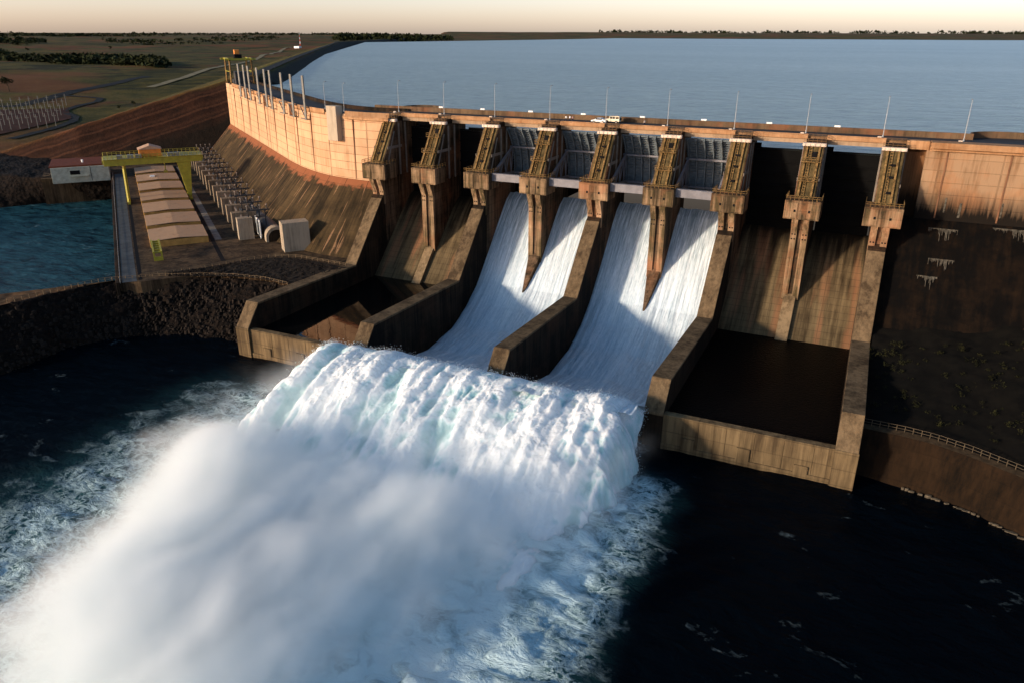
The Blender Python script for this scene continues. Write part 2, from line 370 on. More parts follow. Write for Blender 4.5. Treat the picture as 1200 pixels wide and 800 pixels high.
def m_flow_():
    """white water racing down the chute: streaks run with the flow"""
    t = NT('chute_white_water')
    a = t.attr('acr'); d = t.attr('dwn')
    cb = t.n.new('ShaderNodeCombineXYZ'); t.link(a, cb.inputs[0]); t.link(t.math('MULTIPLY', d, .045), cb.inputs[1])
    s = t.noise(2.2, 7, .75, cb.outputs[0]); s2 = t.noise(.6, 4, .6, cb.outputs[0])
    cb2 = t.n.new('ShaderNodeCombineXYZ'); t.link(a, cb2.inputs[0]); t.link(t.math('MULTIPLY', d, .3), cb2.inputs[1]); s3 = t.noise(2.6, 5, .7, cb2.outputs[0])
    f = t.math('ADD', t.math('MULTIPLY', s, .5), t.math('ADD', t.math('MULTIPLY', s2, .25), t.math('MULTIPLY', s3, .25)))
    c = t.mix(t.ramp(f, [(.36, 0.), (.58, 1.)]), (.38, .52, .60), (.86, .93, .97))
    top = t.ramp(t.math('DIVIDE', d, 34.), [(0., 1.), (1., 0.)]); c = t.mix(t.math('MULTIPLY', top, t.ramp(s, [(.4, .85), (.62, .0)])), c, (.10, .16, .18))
    t.bump(f, .7, .5)
    return t.set(Base_Color=c, Roughness=.6)
m_flow = m_flow_()
def m_foam_():
    t = NT('falling_foam'); a = t.attr('thick')
    n = t.noise(.45, 6, .7)
    c = t.mix(t.ramp(t.math('ADD', t.math('MULTIPLY', n, .35), t.math('MULTIPLY', a, .65)), [(.30, 0.), (.52, 1.)]), (.50, .72, .72), (.88, .95, .98))
    t.bump(n, .35, .35)
    return t.set(Base_Color=c, Roughness=.9, Specular_IOR_Level=.05, Subsurface_Weight=1., Subsurface_Radius=(1., 1.05, 1.1), Subsurface_Scale=1.6)
m_foam = m_foam_()

# ================================================================== WATER
WZ = -52.7
def axis_pts(a, b, step, lo, hi, n=14):
    core = np.arange(a, b+.01, step); L_ = a-np.geomspace(step, a-lo, n)[::-1]; H_ = b+np.geomspace(step, hi-b, n)
    return np.r_[L_, core, H_]
gx = axis_pts(-75, 190, .85, -900, 900); gy = axis_pts(-185, -20, .85, -900, 300)
X, Y = np.meshgrid(gx, gy, indexing='ij')
wob = fbm(X*.05, Y*.05, 0, 3, 3)*9
foam = sstep(-8, 26, X+wob-(Y+100)*-.10)*(1-sstep(104, 121, X+wob*.6+(Y+100)*.10))*sstep(-76, -92, Y+wob*.5)*(1-sstep(-215, -260, Y))
foam = np.where(foam > 0, foam, 0)*(.50+.50*sstep(12, 55, X+.4*np.minimum(0, Y+110))); foam_b = sstep(40, 70, X)*(1-sstep(98, 110, X))*sstep(-66, -74, Y)
foam = np.maximum(foam, foam_b*.9)
caps = 1-sstep(100, 120, X)*.55
teal = (1-sstep(-95, -80, X))*sstep(-75, -60, Y)
Zw = WZ+fbm(X*.11, Y*.16, 0, 4, 5)*.45+foam*(np.abs(fbm(X*.16, Y*.2, 0, 4, 6))*2.2)+fbm(X*.5, Y*.8, 0, 2, 8)*.10
far = np.minimum(1, np.maximum(0, (np.abs(X-60)-140)/60)); Zw = WZ+(Zw-WZ)*(1-far)
cx_, cy_ = (X[:-1, :-1]+X[1:, 1:])/2, (Y[:-1, :-1]+Y[1:, 1:])/2
keep = ~((cx_ > 1) & (cx_ < 143.5) & (cy_ > -70.6))
river = gridmesh('river_water', np.stack([X, Y, Zw], -1), m_river, keep=keep, attrs={'foam': foam, 'caps': caps, 'teal': teal}); tag(river, kind='structure')

lx = np.r_[-12000, -6000, -3000, np.linspace(-1500, 1500, 61), 3000, 6000, 16000]; ly = np.r_[4., 13.5, 30, 60, np.geomspace(100, 40000, 40)]
# reservoir: an outline that stays behind the dam
V = []
dam_back = [(-1500, 2100), (-425, 470), (-236, 212), (-178, 112), (-100, 62), (-52, 24), (-28, 12), (0, 9), (1200, 9)]
bx = [p[0] for p in dam_back]; by = [p[1] for p in dam_back]
X, T = np.meshgrid(np.r_[np.linspace(-1500, -200, 60), np.linspace(-190, 1200, 60), np.linspace(1300, 9000, 20)], np.r_[0, np.geomspace(.002, 1, 50)], indexing='ij')
Yb = np.interp(X, bx, by); Yl = Yb+T*(26000-Yb); Xl = X+T*T*(X-200)*8.
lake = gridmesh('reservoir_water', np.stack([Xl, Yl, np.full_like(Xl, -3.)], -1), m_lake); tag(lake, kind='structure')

# ================================================================== TERRAIN (one sheet out to the horizon)
O = np.array([-72.5, -24.7]); E1 = np.array([-.785, .62]); E2 = np.array([.62, .785]); FL = -40.5
def Lp(u, v, z=None):
    p = O+E1*u+E2*v
    return (float(p[0]), float(p[1])) if z is None else (float(p[0]), float(p[1]), z)
EMB = np.array([(-150, 98), (-171, 112), (-236, 205), (-425, 462), (-800, 985), (-1378, 1790), (-1750, 2500), (-2600, 4200)], float)
def polydist(px, py, P):
    best = np.full(px.shape, 1e9); sgn = np.zeros(px.shape)
    for a, b in zip(P[:-1], P[1:]):
        d = b-a; L2 = d@d; t = np.clip(((px-a[0])*d[0]+(py-a[1])*d[1])/L2, 0, 1)
        dx, dy = px-(a[0]+t*d[0]), py-(a[1]+t*d[1]); q_ = np.hypot(dx, dy); s_ = np.sign(d[0]*dy-d[1]*dx)
        m = q_ < best; best = np.where(m, q_, best); sgn = np.where(m, s_, sgn)
    return best*sgn
def terr(px, py):
    sd = polydist(px, py, EMB)               # + on the downstream (left) side of the embankment
    r = np.hypot(px+150, py-60)
    nat = -40+26*sstep(60, 900, r)+9*sstep(800, 3500, r)+fbm(px*.004, py*.004, 0, 4, 11)*np.minimum(9, r*.008)+fbm(px*.0006, py*.0006, 0, 3, 12)*np.minimum(14, r*.003)
    dn = 2-np.maximum(0, sd-6)*.30
    up = 2-np.maximum(0, -sd-5)*.42
    z = np.where(sd > 0, np.maximum(dn, nat), np.maximum(up, -14+0*sd))
    # land beyond the reservoir
    far = np.maximum(sstep(5200, 8600, py-px*.20+fbm(px*.0004, py*.0004, 0, 3, 14)*1500), 0)
    z = np.where(sd <= 0, np.maximum(z, -14+far*(56+fbm(px*.0003, py*.0006, 0, 4, 15)*30)), z)
    # cut slope down to the powerhouse yard and river
    ru = (px-O[0])*E1[0]+(py-O[1])*E1[1]; rv = (px-O[0])*E2[0]+(py-O[1])*E2[1]
    top = 208-(rv-46)*.14+np.maximum(0, -34-rv)*.55
    s = top-ru
    cut = z-np.maximum(0, s)*.78
    floor = np.where(rv > -19, FL-1.0, FL-16)
    z2 = np.where((s > 0) & (sd > -60), np.maximum(cut, -60), z)
    return z2, sd, s, rv, ru
ang0 = math.atan2(fw[1], fw[0])
th = ang0+np.linspace(R(48), R(-44), 560); rr = np.r_[np.geomspace(190, 900, 330), np.geomspace(910, 45000, 170)]
T_, R_ = np.meshgrid(th, rr, indexing='ij'); X = CAMP[0]+np.cos(T_)*R_; Y = CAMP[1]+np.sin(T_)*R_
Zt, sd, s, rv, ru = terr(X, Y)
terrz = np.floor((Zt+40)/7)  # benches of the cut
red = sstep(-2, 2, s)*(sd > -8)
rock = sstep(4, 9, -sd)*(Zt < 1.6)*(Y < 4000)
crest = np.exp(-((sd-10)/22)**2)*0
grass = sstep(60, 10, sd)*(sd > 0)*(1-red)
fine = fbm(X*.08, Y*.08, 0, 4, 21)
Zt = Zt+fine*np.where(red > 0, .9, .35)
cen = lambda A: (A[:-1, :-1]+A[1:, 1:])/2
Xc, Yc, Zc = cen(X), cen(Y), cen(Zt)
# everything in front of the dam and under the yard is built below, so the sheet stops there
rvc, ruc, sdc, sc_ = cen(rv), cen(ru), cen(sd), cen(s)
frontx = (Xc > -150) & (Yc < 150) & (Xc < 800)
keep = ~(frontx | ((sc_ > 60)) | ((ruc < 166) & (Yc < 400) & (Xc > -340)))
terrain = gridmesh('terrain', np.stack([X, Y, Zt], -1), m_ground, attrs={'red': red, 'gravel': grass*.8, 'rock': rock, 'slope_s': np.maximum(s, 0)}, keep=keep); tag(terrain, kind='structure')
def tz(x, y): return float(terr(np.array([x]), np.array([y]))[0][0])
def ribbon(name, pts, w, mat, lift=.25, n=60, kind='structure', z=None):
    P = resample(pts, n); D = np.gradient(P, axis=0); D /= np.linalg.norm(D, axis=1)[:, None]; N = np.stack([-D[:, 1], D[:, 0]], 1)
    k = np.linspace(-.5, .5, 4); V = P[:, None, :]+N[:, None, :]*w*k[None, :, None]
    if z is None:
        zz = terr(V[..., 0], V[..., 1])[0]+lift+fbm(V[..., 0]*.08, V[..., 1]*.08, 0, 4, 21)*.35
        zz = np.maximum(zz, zz.max(1, keepdims=True)-w*.05)
    else: zz = np.full(V.shape[:2], z)
    o = gridmesh(name, np.concatenate([V, zz[..., None]], -1), mat); tag(o, kind=kind); return o
def onland(u, v, z0=-20.):
    z = z0
    for _ in range(25): p = surv(u, v, z); z = .5*z+.5*tz(p[0], p[1])
    p = surv(u, v, z); return (p[0], p[1])
ribbon('road', [onland(*p) for p in [(0, 126), (25, 124), (48, 118), (70, 112), (90, 107), (112, 103), (140, 97), (172, 90)]], 12, m_troad)
ribbon('road', [onland(*p) for p in [(70, 112), (95, 114), (118, 116), (114, 120), (92, 125), (73, 131), (88, 138), (86, 143), (66, 150), (40, 157), (12, 164)]], 6, m_troad, .5)
ribbon('path', [onland(*p, -20) for p in [(176, 103), (215, 92), (262, 78), (300, 70), (330, 58), (360, 56)]], 9, m_track, .6)
ribbon('road', [(-172, 118), (-236, 207), (-425, 465), (-800, 988), (-1378, 1793)], 7, m_troad, .5, 160)

# ================================================================== POWERHOUSE YARD, BERM AND LEFT BANK
yard_pts = [Lp(-48, -13.5), Lp(-46, -19), Lp(150, -19.4), Lp(150, -50), Lp(230, -50), Lp(215, 40), Lp(165, 44), (-30, 3), (-2, -2), (-1.5, -33), (-20, -40), (-33, -52)]
mb = MB(); mb.poly(yard_pts, FL-14, FL); tag(mb.build('ground', m_yard), kind='structure')
top = [surv(*p, FL) for p in [(-60, 352), (0, 344), (60, 337), (139, 327.5), (166, 325), (205, 320), (240, 315), (275, 308), (318, 301.5), (350, 302.5), (405, 312)]]
fen = [surv(*p, FL-.6) for p in [(-60, 370), (0, 358), (60, 344), (120, 331), (187, 326), (240, 325), (275, 326), (310, 329.5), (337, 336)]]
low = [surv(*p, WZ-1) for p in [(-120, 480), (0, 448), (60, 420), (130, 402), (182, 397), (230, 399), (262, 402), (281, 408), (300, 416)]]
top = [top[0]]+top[1:]
far_shore = [surv(*p, WZ-1) for p in [(-60, 358), (0, 348), (60, 341), (137, 328)]]
# berm crown between the yard edge and the guard rail
a_ = [p for p in top]; 
V = loft([[(p[0], p[1], FL-.2) for p in a_], [(p[0], p[1], p[2]) for p in fen]+[(1.0, -52., FL-.6)]], 200, 24, .35, .35, 3)
tag(gridmesh('berm_ground', V, m_dirtp), kind='structure')
V = loft([[(p[0], p[1], p[2]) for p in fen]+[(-1, -55, FL-1)], [tuple(q) for q in low]+[(-1, -69, WZ-1)]], 340, 60, 1.5, .32, 4)
tag(gridmesh('rock_bank', V, m_bank), kind='structure')
# back of the berm falling to the tailrace
b0 = [top[0], top[1], top[2], top[3]]; 
V = loft([[(p[0], p[1], FL-.2) for p in b0], [(p[0]-6, p[1]+9, WZ-1) for p in b0]], 90, 14, .8, .4, 6); tag(gridmesh('berm_back_slope', V, m_bank), kind='structure')
# gravel triangle against the left training wall
gp = [surv(*p, FL) for p in [(198, 320), (245, 314), (290, 306), (320, 303), (350, 304), (405, 314.5)]]; gq = [surv(*p, FL) for p in [(198, 324), (245, 324.5), (278, 325), (308, 328), (338, 334), (338, 334)]]
V = loft([[(p[0], p[1], FL+.25) for p in gp], [(p[0], p[1], FL+.2) for p in gq]], 160, 40, .35, .8, 8); tag(gridmesh('gravel_ground', V, m_grav), kind='structure')
# tailrace far bank, left of the yard
tb = [surv(*p, FL) for p in [(-60, 206), (0, 206), (50, 209), (128, 207)]]; tb2 = [surv(*p, WZ-1) for p in [(-80, 256), (0, 247), (60, 240), (138, 236)]]; tb0 = [surv(*p, FL+1) for p in [(-60, 176), (0, 179), (50, 180), (128, 184)]]
V = loft([tb0, tb, tb2], 140, 22, 1.0, .2, 17); tag(gridmesh('tailrace_bank', V, m_bank), kind='structure')

def boulders(name, n, region, rmin, rmax, mat, seed):
    r_ = random.Random(seed); m = MB()
    for _ in range(n):
        p, s_ = region(r_); s_ *= rmin+(rmax-rmin)*r_.random()**2.2
        k = 6+r_.randrange(3); base = [(math.cos(a*2*math.pi/k)*r_.uniform(.6, 1.), math.sin(a*2*math.pi/k)*r_.uniform(.6, 1.)) for a in range(k)]
        top_ = [(x*.6+r_.uniform(-.15, .15), y*.6+r_.uniform(-.15, .15)) for x, y in base]; h = r_.uniform(.5, 1.)
        vs = [(p[0]+x*s_, p[1]+y*s_, p[2]-.5*s_) for x, y in base]+[(p[0]+x*s_, p[1]+y*s_, p[2]+h*s_*r_.uniform(.7, 1)) for x, y in top_]
        m.add(vs, [tuple(range(k)), tuple(range(2*k-1, k-1, -1))]+[(i, (i+1) % k, (i+1) % k+k, i+k) for i in range(k)])
    return tag(m.build(name, mat), kind='stuff')
fenR = resample([(p[0], p[1], p[2]) for p in fen]+[(-1, -55, FL-1)], 100); lowR = resample([tuple(q) for q in low]+[(-1, -69, WZ-1)], 100)
def reg(r_):
    t = min(99, int(100*r_.random()**.55)); k = r_.random()**.8; p = fenR[t]+(lowR[t]-fenR[t])*k; return p, 1.
boulders('riprap', 2800, reg, .2, 1.0, m_boul, 3)
gA = resample([(p[0], p[1], FL+.25) for p in gp], 60); gB = resample([(p[0], p[1], FL+.2) for p in gq], 60)
def reg2(r_):
    t = r_.randrange(60); k = r_.random(); return gA[t]+(gB[t]-gA[t])*k, 1.
boulders('rubble', 900, reg2, .12, .45, m_grav, 5)

# ================================================================== DAM, LEFT CURVED WING
plan = resample([(0.6, .0), (-8, -.6), (-16, 0.), (-24, 1.6), (-32, 4.6), (-45, 11.6), (-58, 20.5), (-105, 56), (-171.3, 105.8)], 120)
for _ in range(6): plan[1:-1] = (plan[:-2]+2*plan[1:-1]+plan[2:])/4
D = np.gradient(plan, axis=0); D /= np.linalg.norm(D, axis=1)[:, None]; NR = np.stack([-D[:, 1], D[:, 0]], 1)  # points downstream
if NR[60][1] > 0: NR = -NR
along = np.r_[0, np.cumsum(np.linalg.norm(np.diff(plan, axis=0), axis=1))]
def wing_rows(offz, mat, name, parent, attrs=False, closed=False, i0=0, i1=120, smooth=False):
    P = plan[i0:i1]; N = NR[i0:i1]; rows = [np.concatenate([P+N*o, np.full((len(P), 1), z)], 1) for o, z in offz]
    V = np.stack(rows, 1); at = None
    if attrs:
        dn = np.r_[0, np.cumsum([math.hypot(offz[k+1][0]-offz[k][0], offz[k+1][1]-offz[k][1]) for k in range(len(offz)-1)])]
        at = {'along': np.repeat(along[i0:i1][:, None], len(offz), 1), 'down': np.repeat(dn[None, :], len(P), 0)}
    if closed: V = np.concatenate([V, V[:, :1]], 1)
    return gridmesh(name, V, mat, parent, smooth, at)
wing = thing('dam_wing', 'curved left wing of the dam, tall pale orange face above a stained brown slope', 'dam')
wing_rows([(-10, 1.0), (0., 1.0), (.0, 0.), (.35, -19.6)], m_face, 'upper_face', wing)
sl = [(.35+20.*k/30, -19.6-(21.+.9)*(k/30)**.97) for k in range(31)]
wing_rows(sl, m_slope, 'lower_slope', wing, True)
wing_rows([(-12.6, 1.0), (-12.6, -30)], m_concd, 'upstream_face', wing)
wing_rows([(.0, .2), (.25, .2), (.25, 1.95), (-.35, 1.95), (-.35, 1.03)], m_fascia, 'parapet', wing, i0=16, i1=108)
e = MB()   # left end of the wall
P, N = plan[-1], NR[-1]; a0, a1 = P+N*.35, P-N*12.6
e.add([(a0[0], a0[1], -19.6), (P[0], P[1], 1.), (a1[0], a1[1], 1.), (a1[0], a1[1], -30), (P[0]+N[0]*20.3, P[1]+N[1]*20.3, -41)], [(0, 1, 2, 3, 4)]); e.build('end_face', m_face, wing)
wing_rows([(.0, -.4), (1.3, -.4), (1.3, .6), (.25, .62), (.25, 1.95), (-.4, 1.95), (-.4, 1.03)], m_fascia, 'cornice', wing, i0=0, i1=11)
# grey hoist pillar standing proud of the face
def on_wing(s_, off): 
    return np.array([np.interp(s_, along, plan[:, 0])+np.interp(s_, along, NR[:, 0])*off, np.interp(s_, along, plan[:, 1])+np.interp(s_, along, NR[:, 1])*off])
def wing_block(mb_, s0, s1, o0, o1, z0, z1):
    q_ = [on_wing(s0, o0), on_wing(s1, o0), on_wing(s1, o1), on_wing(s0, o1)]; return mb_.poly([tuple(p) for p in q_], z0, z1)
i_s = lambda x: float(np.interp(-x, -plan[:, 0], along))
wing_block(MB(), i_s(-18.5), i_s(-23.), -.6, 2.3, -7.5, 3.4).build('pillar', m_cap if False else concrete('pillar_concrete', (.42, .34, .25), (.22, .17, .12), .3, line=0), wing, bevel=.08)
tag(wing_rows([(-12.2, 1.05), (-.36, 1.05)], m_road, 'road', None), kind='structure')
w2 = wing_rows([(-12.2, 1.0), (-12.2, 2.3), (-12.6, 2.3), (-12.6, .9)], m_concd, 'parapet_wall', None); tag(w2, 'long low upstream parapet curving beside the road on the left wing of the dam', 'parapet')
# vertical ribs and joint lines standing on the face
j = MB()
for s_ in [i_s(-36), i_s(-13.5)]+[i_s(x) for x in (-48, -62, -77, -92, -107, -122, -137, -152)]:
    wing_block(j, s_-.14, s_+.14, .0, .40, -19.4, -.4)
pieces(j, 'joint_strip', plain('joint_dark', (.18, .09, .05), .9), wing)

def guide_frame(wxs, label):
    c = on_wing(i_s(wxs[1]), 1.5); t = thing('guide_frame', label, 'steel frame', (c[0], c[1], -2.3), 'gate guide frames on the left wing wall')
    tb_ = []
    for x in wxs:
        p = on_wing(i_s(x), 1.6)-c; m = MB(); m.obox((p[0], p[1], 0), (p[0], p[1], 14.3), .5, .7); m.build('pole', m_pole, t); tb_.append(p)
    for k, p in enumerate(tb_):
        b_ = on_wing(i_s(wxs[k]), .3)-c; w_ = MB()
        q2 = p+(tb_[1]-tb_[0])/np.linalg.norm(tb_[1]-tb_[0])*4.6*(1) if k == 0 else p-(tb_[k]-tb_[k-1])*0
        d_ = (tb_[2]-tb_[0])/np.linalg.norm(tb_[2]-tb_[0])
        for z in (0.2, 4.2): w_.obox((p[0], p[1], z), (b_[0], b_[1], z), .2, .25); w_.obox((p[0], p[1], z), (p[0]-d_[0]*5, p[1]-d_[1]*5, z), .28, .3)
        w_.obox((p[0], p[1], .3), (p[0]-d_[0]*5, p[1]-d_[1]*5, 4.1), .28, .3)
        w_.build('brace', bpy.data.materials.get('brace_steel') or plain('brace_steel', (.10, .09, .08), .6), t)
    m = MB(); wing_block(m, i_s(wxs[0])-6.2, i_s(wxs[0])-4.0, .2, 1.4, -2.4, 1.6); o = m.build('bracket', m_face, t); o.location = (-c[0], -c[1], 2.3)
    return t
guide_frame([-128.5, -117.6, -109.], 'three tall grey poles on the dam face, the group nearest the yellow gantry')
guide_frame([-92.9, -80.6, -72.4], 'three tall grey poles on the dam face, the middle group of the three')
guide_frame([-56.6, -46.2, -36.5], 'three tall grey poles on the dam face, the group nearest the grey pillar')

# yellow portal gantry at the left end of the dam
def portal():
    c = on_wing(along[-1]-4, -6); t = thing('portal_crane', 'slim yellow portal crane with small red cabin at the far left end of the dam', 'crane', (c[0], c[1], 1.05))
    d_ = D[-1]; n_ = NR[-1]; W = lambda a, b, z: (d_[0]*a+n_[0]*b, d_[1]*a+n_[1]*b, z)
    for a in (-12, 2):
        for b in (-5.5, 5.5): m = MB(); m.obox(W(a, b, 0), W(a*.97, b*.95, 11.5), .7, .7); m.obox(W(a, b-.9, .4), W(a, b+.9, .4), .6, .8); m.build('leg', m_yelr, t)
    m = MB()
    for a in (-12, 2): m.obox(W(a, -7.5, 11.8), W(a, 7.5, 11.8), .8, .9)
    for b in (-5.5, 5.5): m.obox(W(-13, b, 11.9), W(3.5, b, 11.9), .8, .9); m.obox(W(-12, b, 6), W(2, b, 6), .3, .3)
    m.build('girder', m_yel, t)
    m = MB(); m.obox(W(-7, 0, 12.9), W(-3, 0, 12.9), 3.5, 2.2); m.build('hoist_house', m_dark, t)
    m = MB(); m.obox(W(-4.2, 0, 15.1), W(-1.9, 0, 15.1), 2.4, 2.2); m.build('cabin', m_orange, t, bevel=.1)
    m = MB(); m.obox(W(-8, -3, 3), W(-8, 3, 3), 5, 6.); m.obox(W(-5, 2, 1), W(1, 2, 1), 2.5, 2.); m.build('machinery', m_trans, t)
portal()

# ================================================================== SPILLWAY
sp = thing('spillway', 'long concrete spillway with nine tall piers, eight bays and four stepped-down chutes', 'spillway')
TOPP = [(13, -.45), (.3, -.45), (-7.9, -12.2), (-7.9, -16.8), (13, -16.8)]
LOWP = [(13.1, -16.9), (-8.6, -16.9), (-7.3, -21), (-7.5, -38.5), (-7.5, -62), (13.1, -62)]
WALL = [(-6.9, -21.3), (-9.4, -23.2), (-25, -40.7), (-67, -39.6), (-71.4, -45.1), (-71.4, -62), (-6.9, -62)]
NIB = [(-7.0, -36.5), (-7.6, -36.9), (-15.5, -45.0), (-21, -50.2), (-31, -55.3), (-31, -62), (-7.0, -62)]
def railing(m, a, b, h=1.1, n=6, w=.09):
    a, b = Vector(a), Vector(b)
    for z in (h, h*.55): m.obox(a+Vector((0, 0, z)), b+Vector((0, 0, z)), w, w)
    for k in range(n+1):
        p = a+(b-a)*k/n; m.obox(p, p+Vector((0, 0, h)), w, w)
for n in range(9):
    x = 18.*n
    b = MB(); b.prism(TOPP, x-2.45, x+2.45); pier = b.build('pier', m_side, sp, bevel=.06)
    b = MB(); b.prism(LOWP, x-2., x+2.); b.build('pier_shaft', m_side, pier)
    # nose of the shaft: two ribs that swing back below the corbel, a dark groove between them
    m = MB()
    for s_ in (-1, 1):
        xa, xb = sorted((x+s_*.55, x+s_*2.05)); m.prism([(-7.0, -16.9), (-9.5, -16.9), (-9.3, -17.8), (-7.9, -20.9), (-7.9, -30 if n % 2 else -24.5), (-7.9, -38.2 if n % 2 else -25.), (-7.0, -38.2 if n % 2 else -25.)], xa, xb)
    pieces(m, 'nose_rib', m_nose, pier, bevel=.05)
    m = MB()
    for s_ in (-1, 1):
        for k in (.55, 1.2):
            for z in (-20.9+.0, -22.1): m.box(x+s_*(.42+k)-.19, x+s_*(.42+k)+.19, -7.95, -7.80, z-.42, z-.08)
    pieces(m, 'anchor_hole', m_dark, pier)
    # corbel (console)
    m = MB(); m.box(x-4.2, x+4.2, -9.9, -3.2, -17.0, -12.35); m.build('corbel', m_conc, pier, bevel=.08)
    m = MB()
    for s_ in (-1, 1): m.box(*sorted((x+s_*1.15, x+s_*3.75)), -10.0, -9.89, -16.6, -12.9)
    pieces(m, 'corbel_panel', m_nose, pier)
    if n >= 3: 
        m = MB()
        for s_ in (-1, 1): m.box(x+s_*1.7-.25, x+s_*1.7+.25, -10.05, -9.97, -15.2, -14.6)
        pieces(m, 'drain', m_dark, pier)
    m = MB(); railing(m, (x-4.1, -9.8, -12.35), (x+4.1, -9.8, -12.35), 1.1, 8); railing(m, (x-4.1, -9.8, -12.35), (x-4.1, -3.4, -12.35), 1.1, 4); railing(m, (x+4.1, -9.8, -12.35), (x+4.1, -3.4, -12.35), 1.1, 4)
    m.build('railing', m_yelr, pier)
    # inclined front: mossy face with two raised rails
    dy, dz = -8.2, -11.75; ln = math.hypot(dy, dz); ny, nz = dz/ln, -dy/ln   # outward normal of the incline
    F = lambda t, o: (.3+dy*t+ny*o, -.45+dz*t+nz*o)
    def strip(m, x0, x1, o0, o1, t0=.0, t1=1.): m.prism([F(t0, o0), F(t0, o1), F(t1, o1), F(t1, o0)], x0, x1)
    m = MB(); strip(m, x-2.2, x+2.2, -.05, .16, .02, .99); m.build('front_face', m_rib, pier)
    m = MB()
    w_ = (-1.35, 1.15) if n % 2 == 0 else (-1.6, 1.4)
    for k in w_: strip(m, x+k-.22, x+k+.22, .1, .62, .02, .985)
    pieces(m, 'front_rail', m_yelr, pier); m = MB()
    for k in range(18):
        t = .04+k*.052; strip(m, x+w_[0]+.75, x+w_[0]+1.25, .2, .34, t, t+.012)
    strip(m, x+w_[0]+.68, x+w_[0]+.76, .2, .42, .02, .98); strip(m, x+w_[0]+1.25, x+w_[0]+1.33, .2, .42, .02, .98)
    m.build('ladder', m_yelr, pier)
    if n % 2 == 1:
        m = MB()
        for t in (.30, .66):
            y, z = F(t, .2); m = MB(); m.box(x-2.3, x+2.3, y-1.3, y+.4, z-.1, z+.05); railing(m, (x-2.2, y-1.25, z), (x+2.2, y-1.25, z), 1.1, 4); m.build('platform', m_yelr, pier)
        y, z = F(.2, .2); m = MB(); m.box(x-.1, x+1.0, y-.30, y+.5, z-.9, z+1.0); m.build('doorway', m_dark, pier)
    else:
        m = MB()
        for t in (.28, .5, .78): 
            y, z = F(t, .3); m.box(x-.3, x+.7, y-.4, y+.2, z-.25, z+.25)
        pieces(m, 'pipe_bracket', m_dark, pier)
    m = MB(); m.box(x-2.75, x+2.75, -.5, .9, -.5, .28); 
    for k in range(5): m.box(x-2.6+k*1.15, x-2.05+k*1.15, -.62, -.5, -.45, .2)
    m.build('cap', m_cap, pier, bevel=.05)
    m = MB(); railing(m, (x-2.6, -.35, .28), (x+2.6, -.35, .28), 1.1, 5, .08); m.build('top_railing', m_rail, pier)
    # pale gate guides on the sides
    m = MB()
    for s_ in (-1, 1):
        for y in (1.6, 5.4): m.box(*sorted((x+s_*2.44, x+s_*2.75)), y-.28, y+.28, -17+.1, -1.)
        m.prism([(-1.2, -3.2), (-.7, -3.2), (-4.6, -12.), (-5.2, -12.)], *sorted((x+s_*2.44, x+s_*2.62)))
        m.box(*sorted((x+s_*2.44, x+s_*2.6)), -5., 3., -8.4, -7.6)
    pieces(m, 'side_guide', plain('guide_grey_concrete', (.20, .17, .14), .8) if n == 0 else bpy.data.materials['guide_grey_concrete'], pier)
    if n % 2 == 0:
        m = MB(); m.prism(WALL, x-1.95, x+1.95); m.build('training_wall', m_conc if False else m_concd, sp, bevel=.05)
        m = MB(); PR = [(-9.2, -22.9), (-24.9, -40.45), (-66.9, -39.35), (-71.6, -45.05)]
        low_ = [(y, z-.5) for y, z in PR][::-1]; m.prism(PR+low_, x-2.0, x+2.0); m.build('wall_coping', bpy.data.materials.get('coping') or concrete('coping', (.19, .13, .072), (.060, .04, .022), .55, line=.3, course=99, panel=9.), sp, bevel=.06)
    else:
        m = MB()
        if n in (1, 7): m.prism(NIB, x-1.5, x+1.5)
        else:   # wedge-shaped foot that the two streams close behind
            tp = [(x-1.95, -7.2, -34.6), (x+1.95, -7.2, -34.6), (x, -17.5, -45.9)]; m.add(tp+[(a, b, -60) for a, b, c in tp], [(0, 1, 2), (5, 4, 3), (0, 3, 4, 1), (1, 4, 5, 2), (2, 5, 3, 0)])
        m.build('divider', m_nibc if n in (1, 7) else m_side, sp, bevel=.05)

# chute floor: ogee, straight slope, bucket, lip
FLO = [(14, -30), (13, -25.4), (11, -23.9), (9, -23.6), (6.5, -25.0), (3, -28.0), (-4, -35.), (-15, -46.), (-21, -50.7), (-28, -54), (-36, -56.), (-46, -56.3), (-56, -54), (-65, -49.5), (-69.4, -46.9)]
flo = resample(FLO, 70)
for k in range(4):
    x0, x1 = 36*k+1.9, 36*k+34.1; xs = np.linspace(x0, x1, 20)
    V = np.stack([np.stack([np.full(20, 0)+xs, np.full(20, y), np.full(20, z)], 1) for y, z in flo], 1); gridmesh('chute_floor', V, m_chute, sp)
SB = concrete('sill_concrete', (.21, .145, .075), (.07, .047, .025), .6, course=3.4, panel=8.)
for k in (0, 3):
    x0, x1 = 36*k+1.9, 36*k+34.1
    m = MB(); m.box(x0, x1, -71.1, -69.3, -62, -45.25)
    for q_ in range(1, 6):
        xq = x0+q_*(x1-x0)/6
        if q_ in (1, 3, 5): m.box(xq-1.3, xq+1.3, -71.42, -71.0, -54, -49.0-((q_*37) % 3)*.5)
        m.box(xq+1.7, xq+1.85, -71.2, -71.05, -54, -45.6)
    m.box(x0, x1, -71.38, -71.05, -54, -51.6)
    m.build('end_sill', SB, sp, bevel=.06)
    V = np.array([[[x0-.2, -69.9, -46.35], [x0-.2, -10, -46.35]], [[x1+.2, -69.9, -46.35], [x1+.2, -10, -46.35]]]); o = gridmesh('pool_water', V, m_pool if k == 0 else m_pool2); tag(o, kind='structure')
for n in (0, 8):   # light pilaster at the outer end walls
    x = 18*n; m = MB(); m.box(x-2.1, x+2.1, -71.75, -71.3, -62, -45.0); m.build('end_pier', SB, sp, bevel=.05)

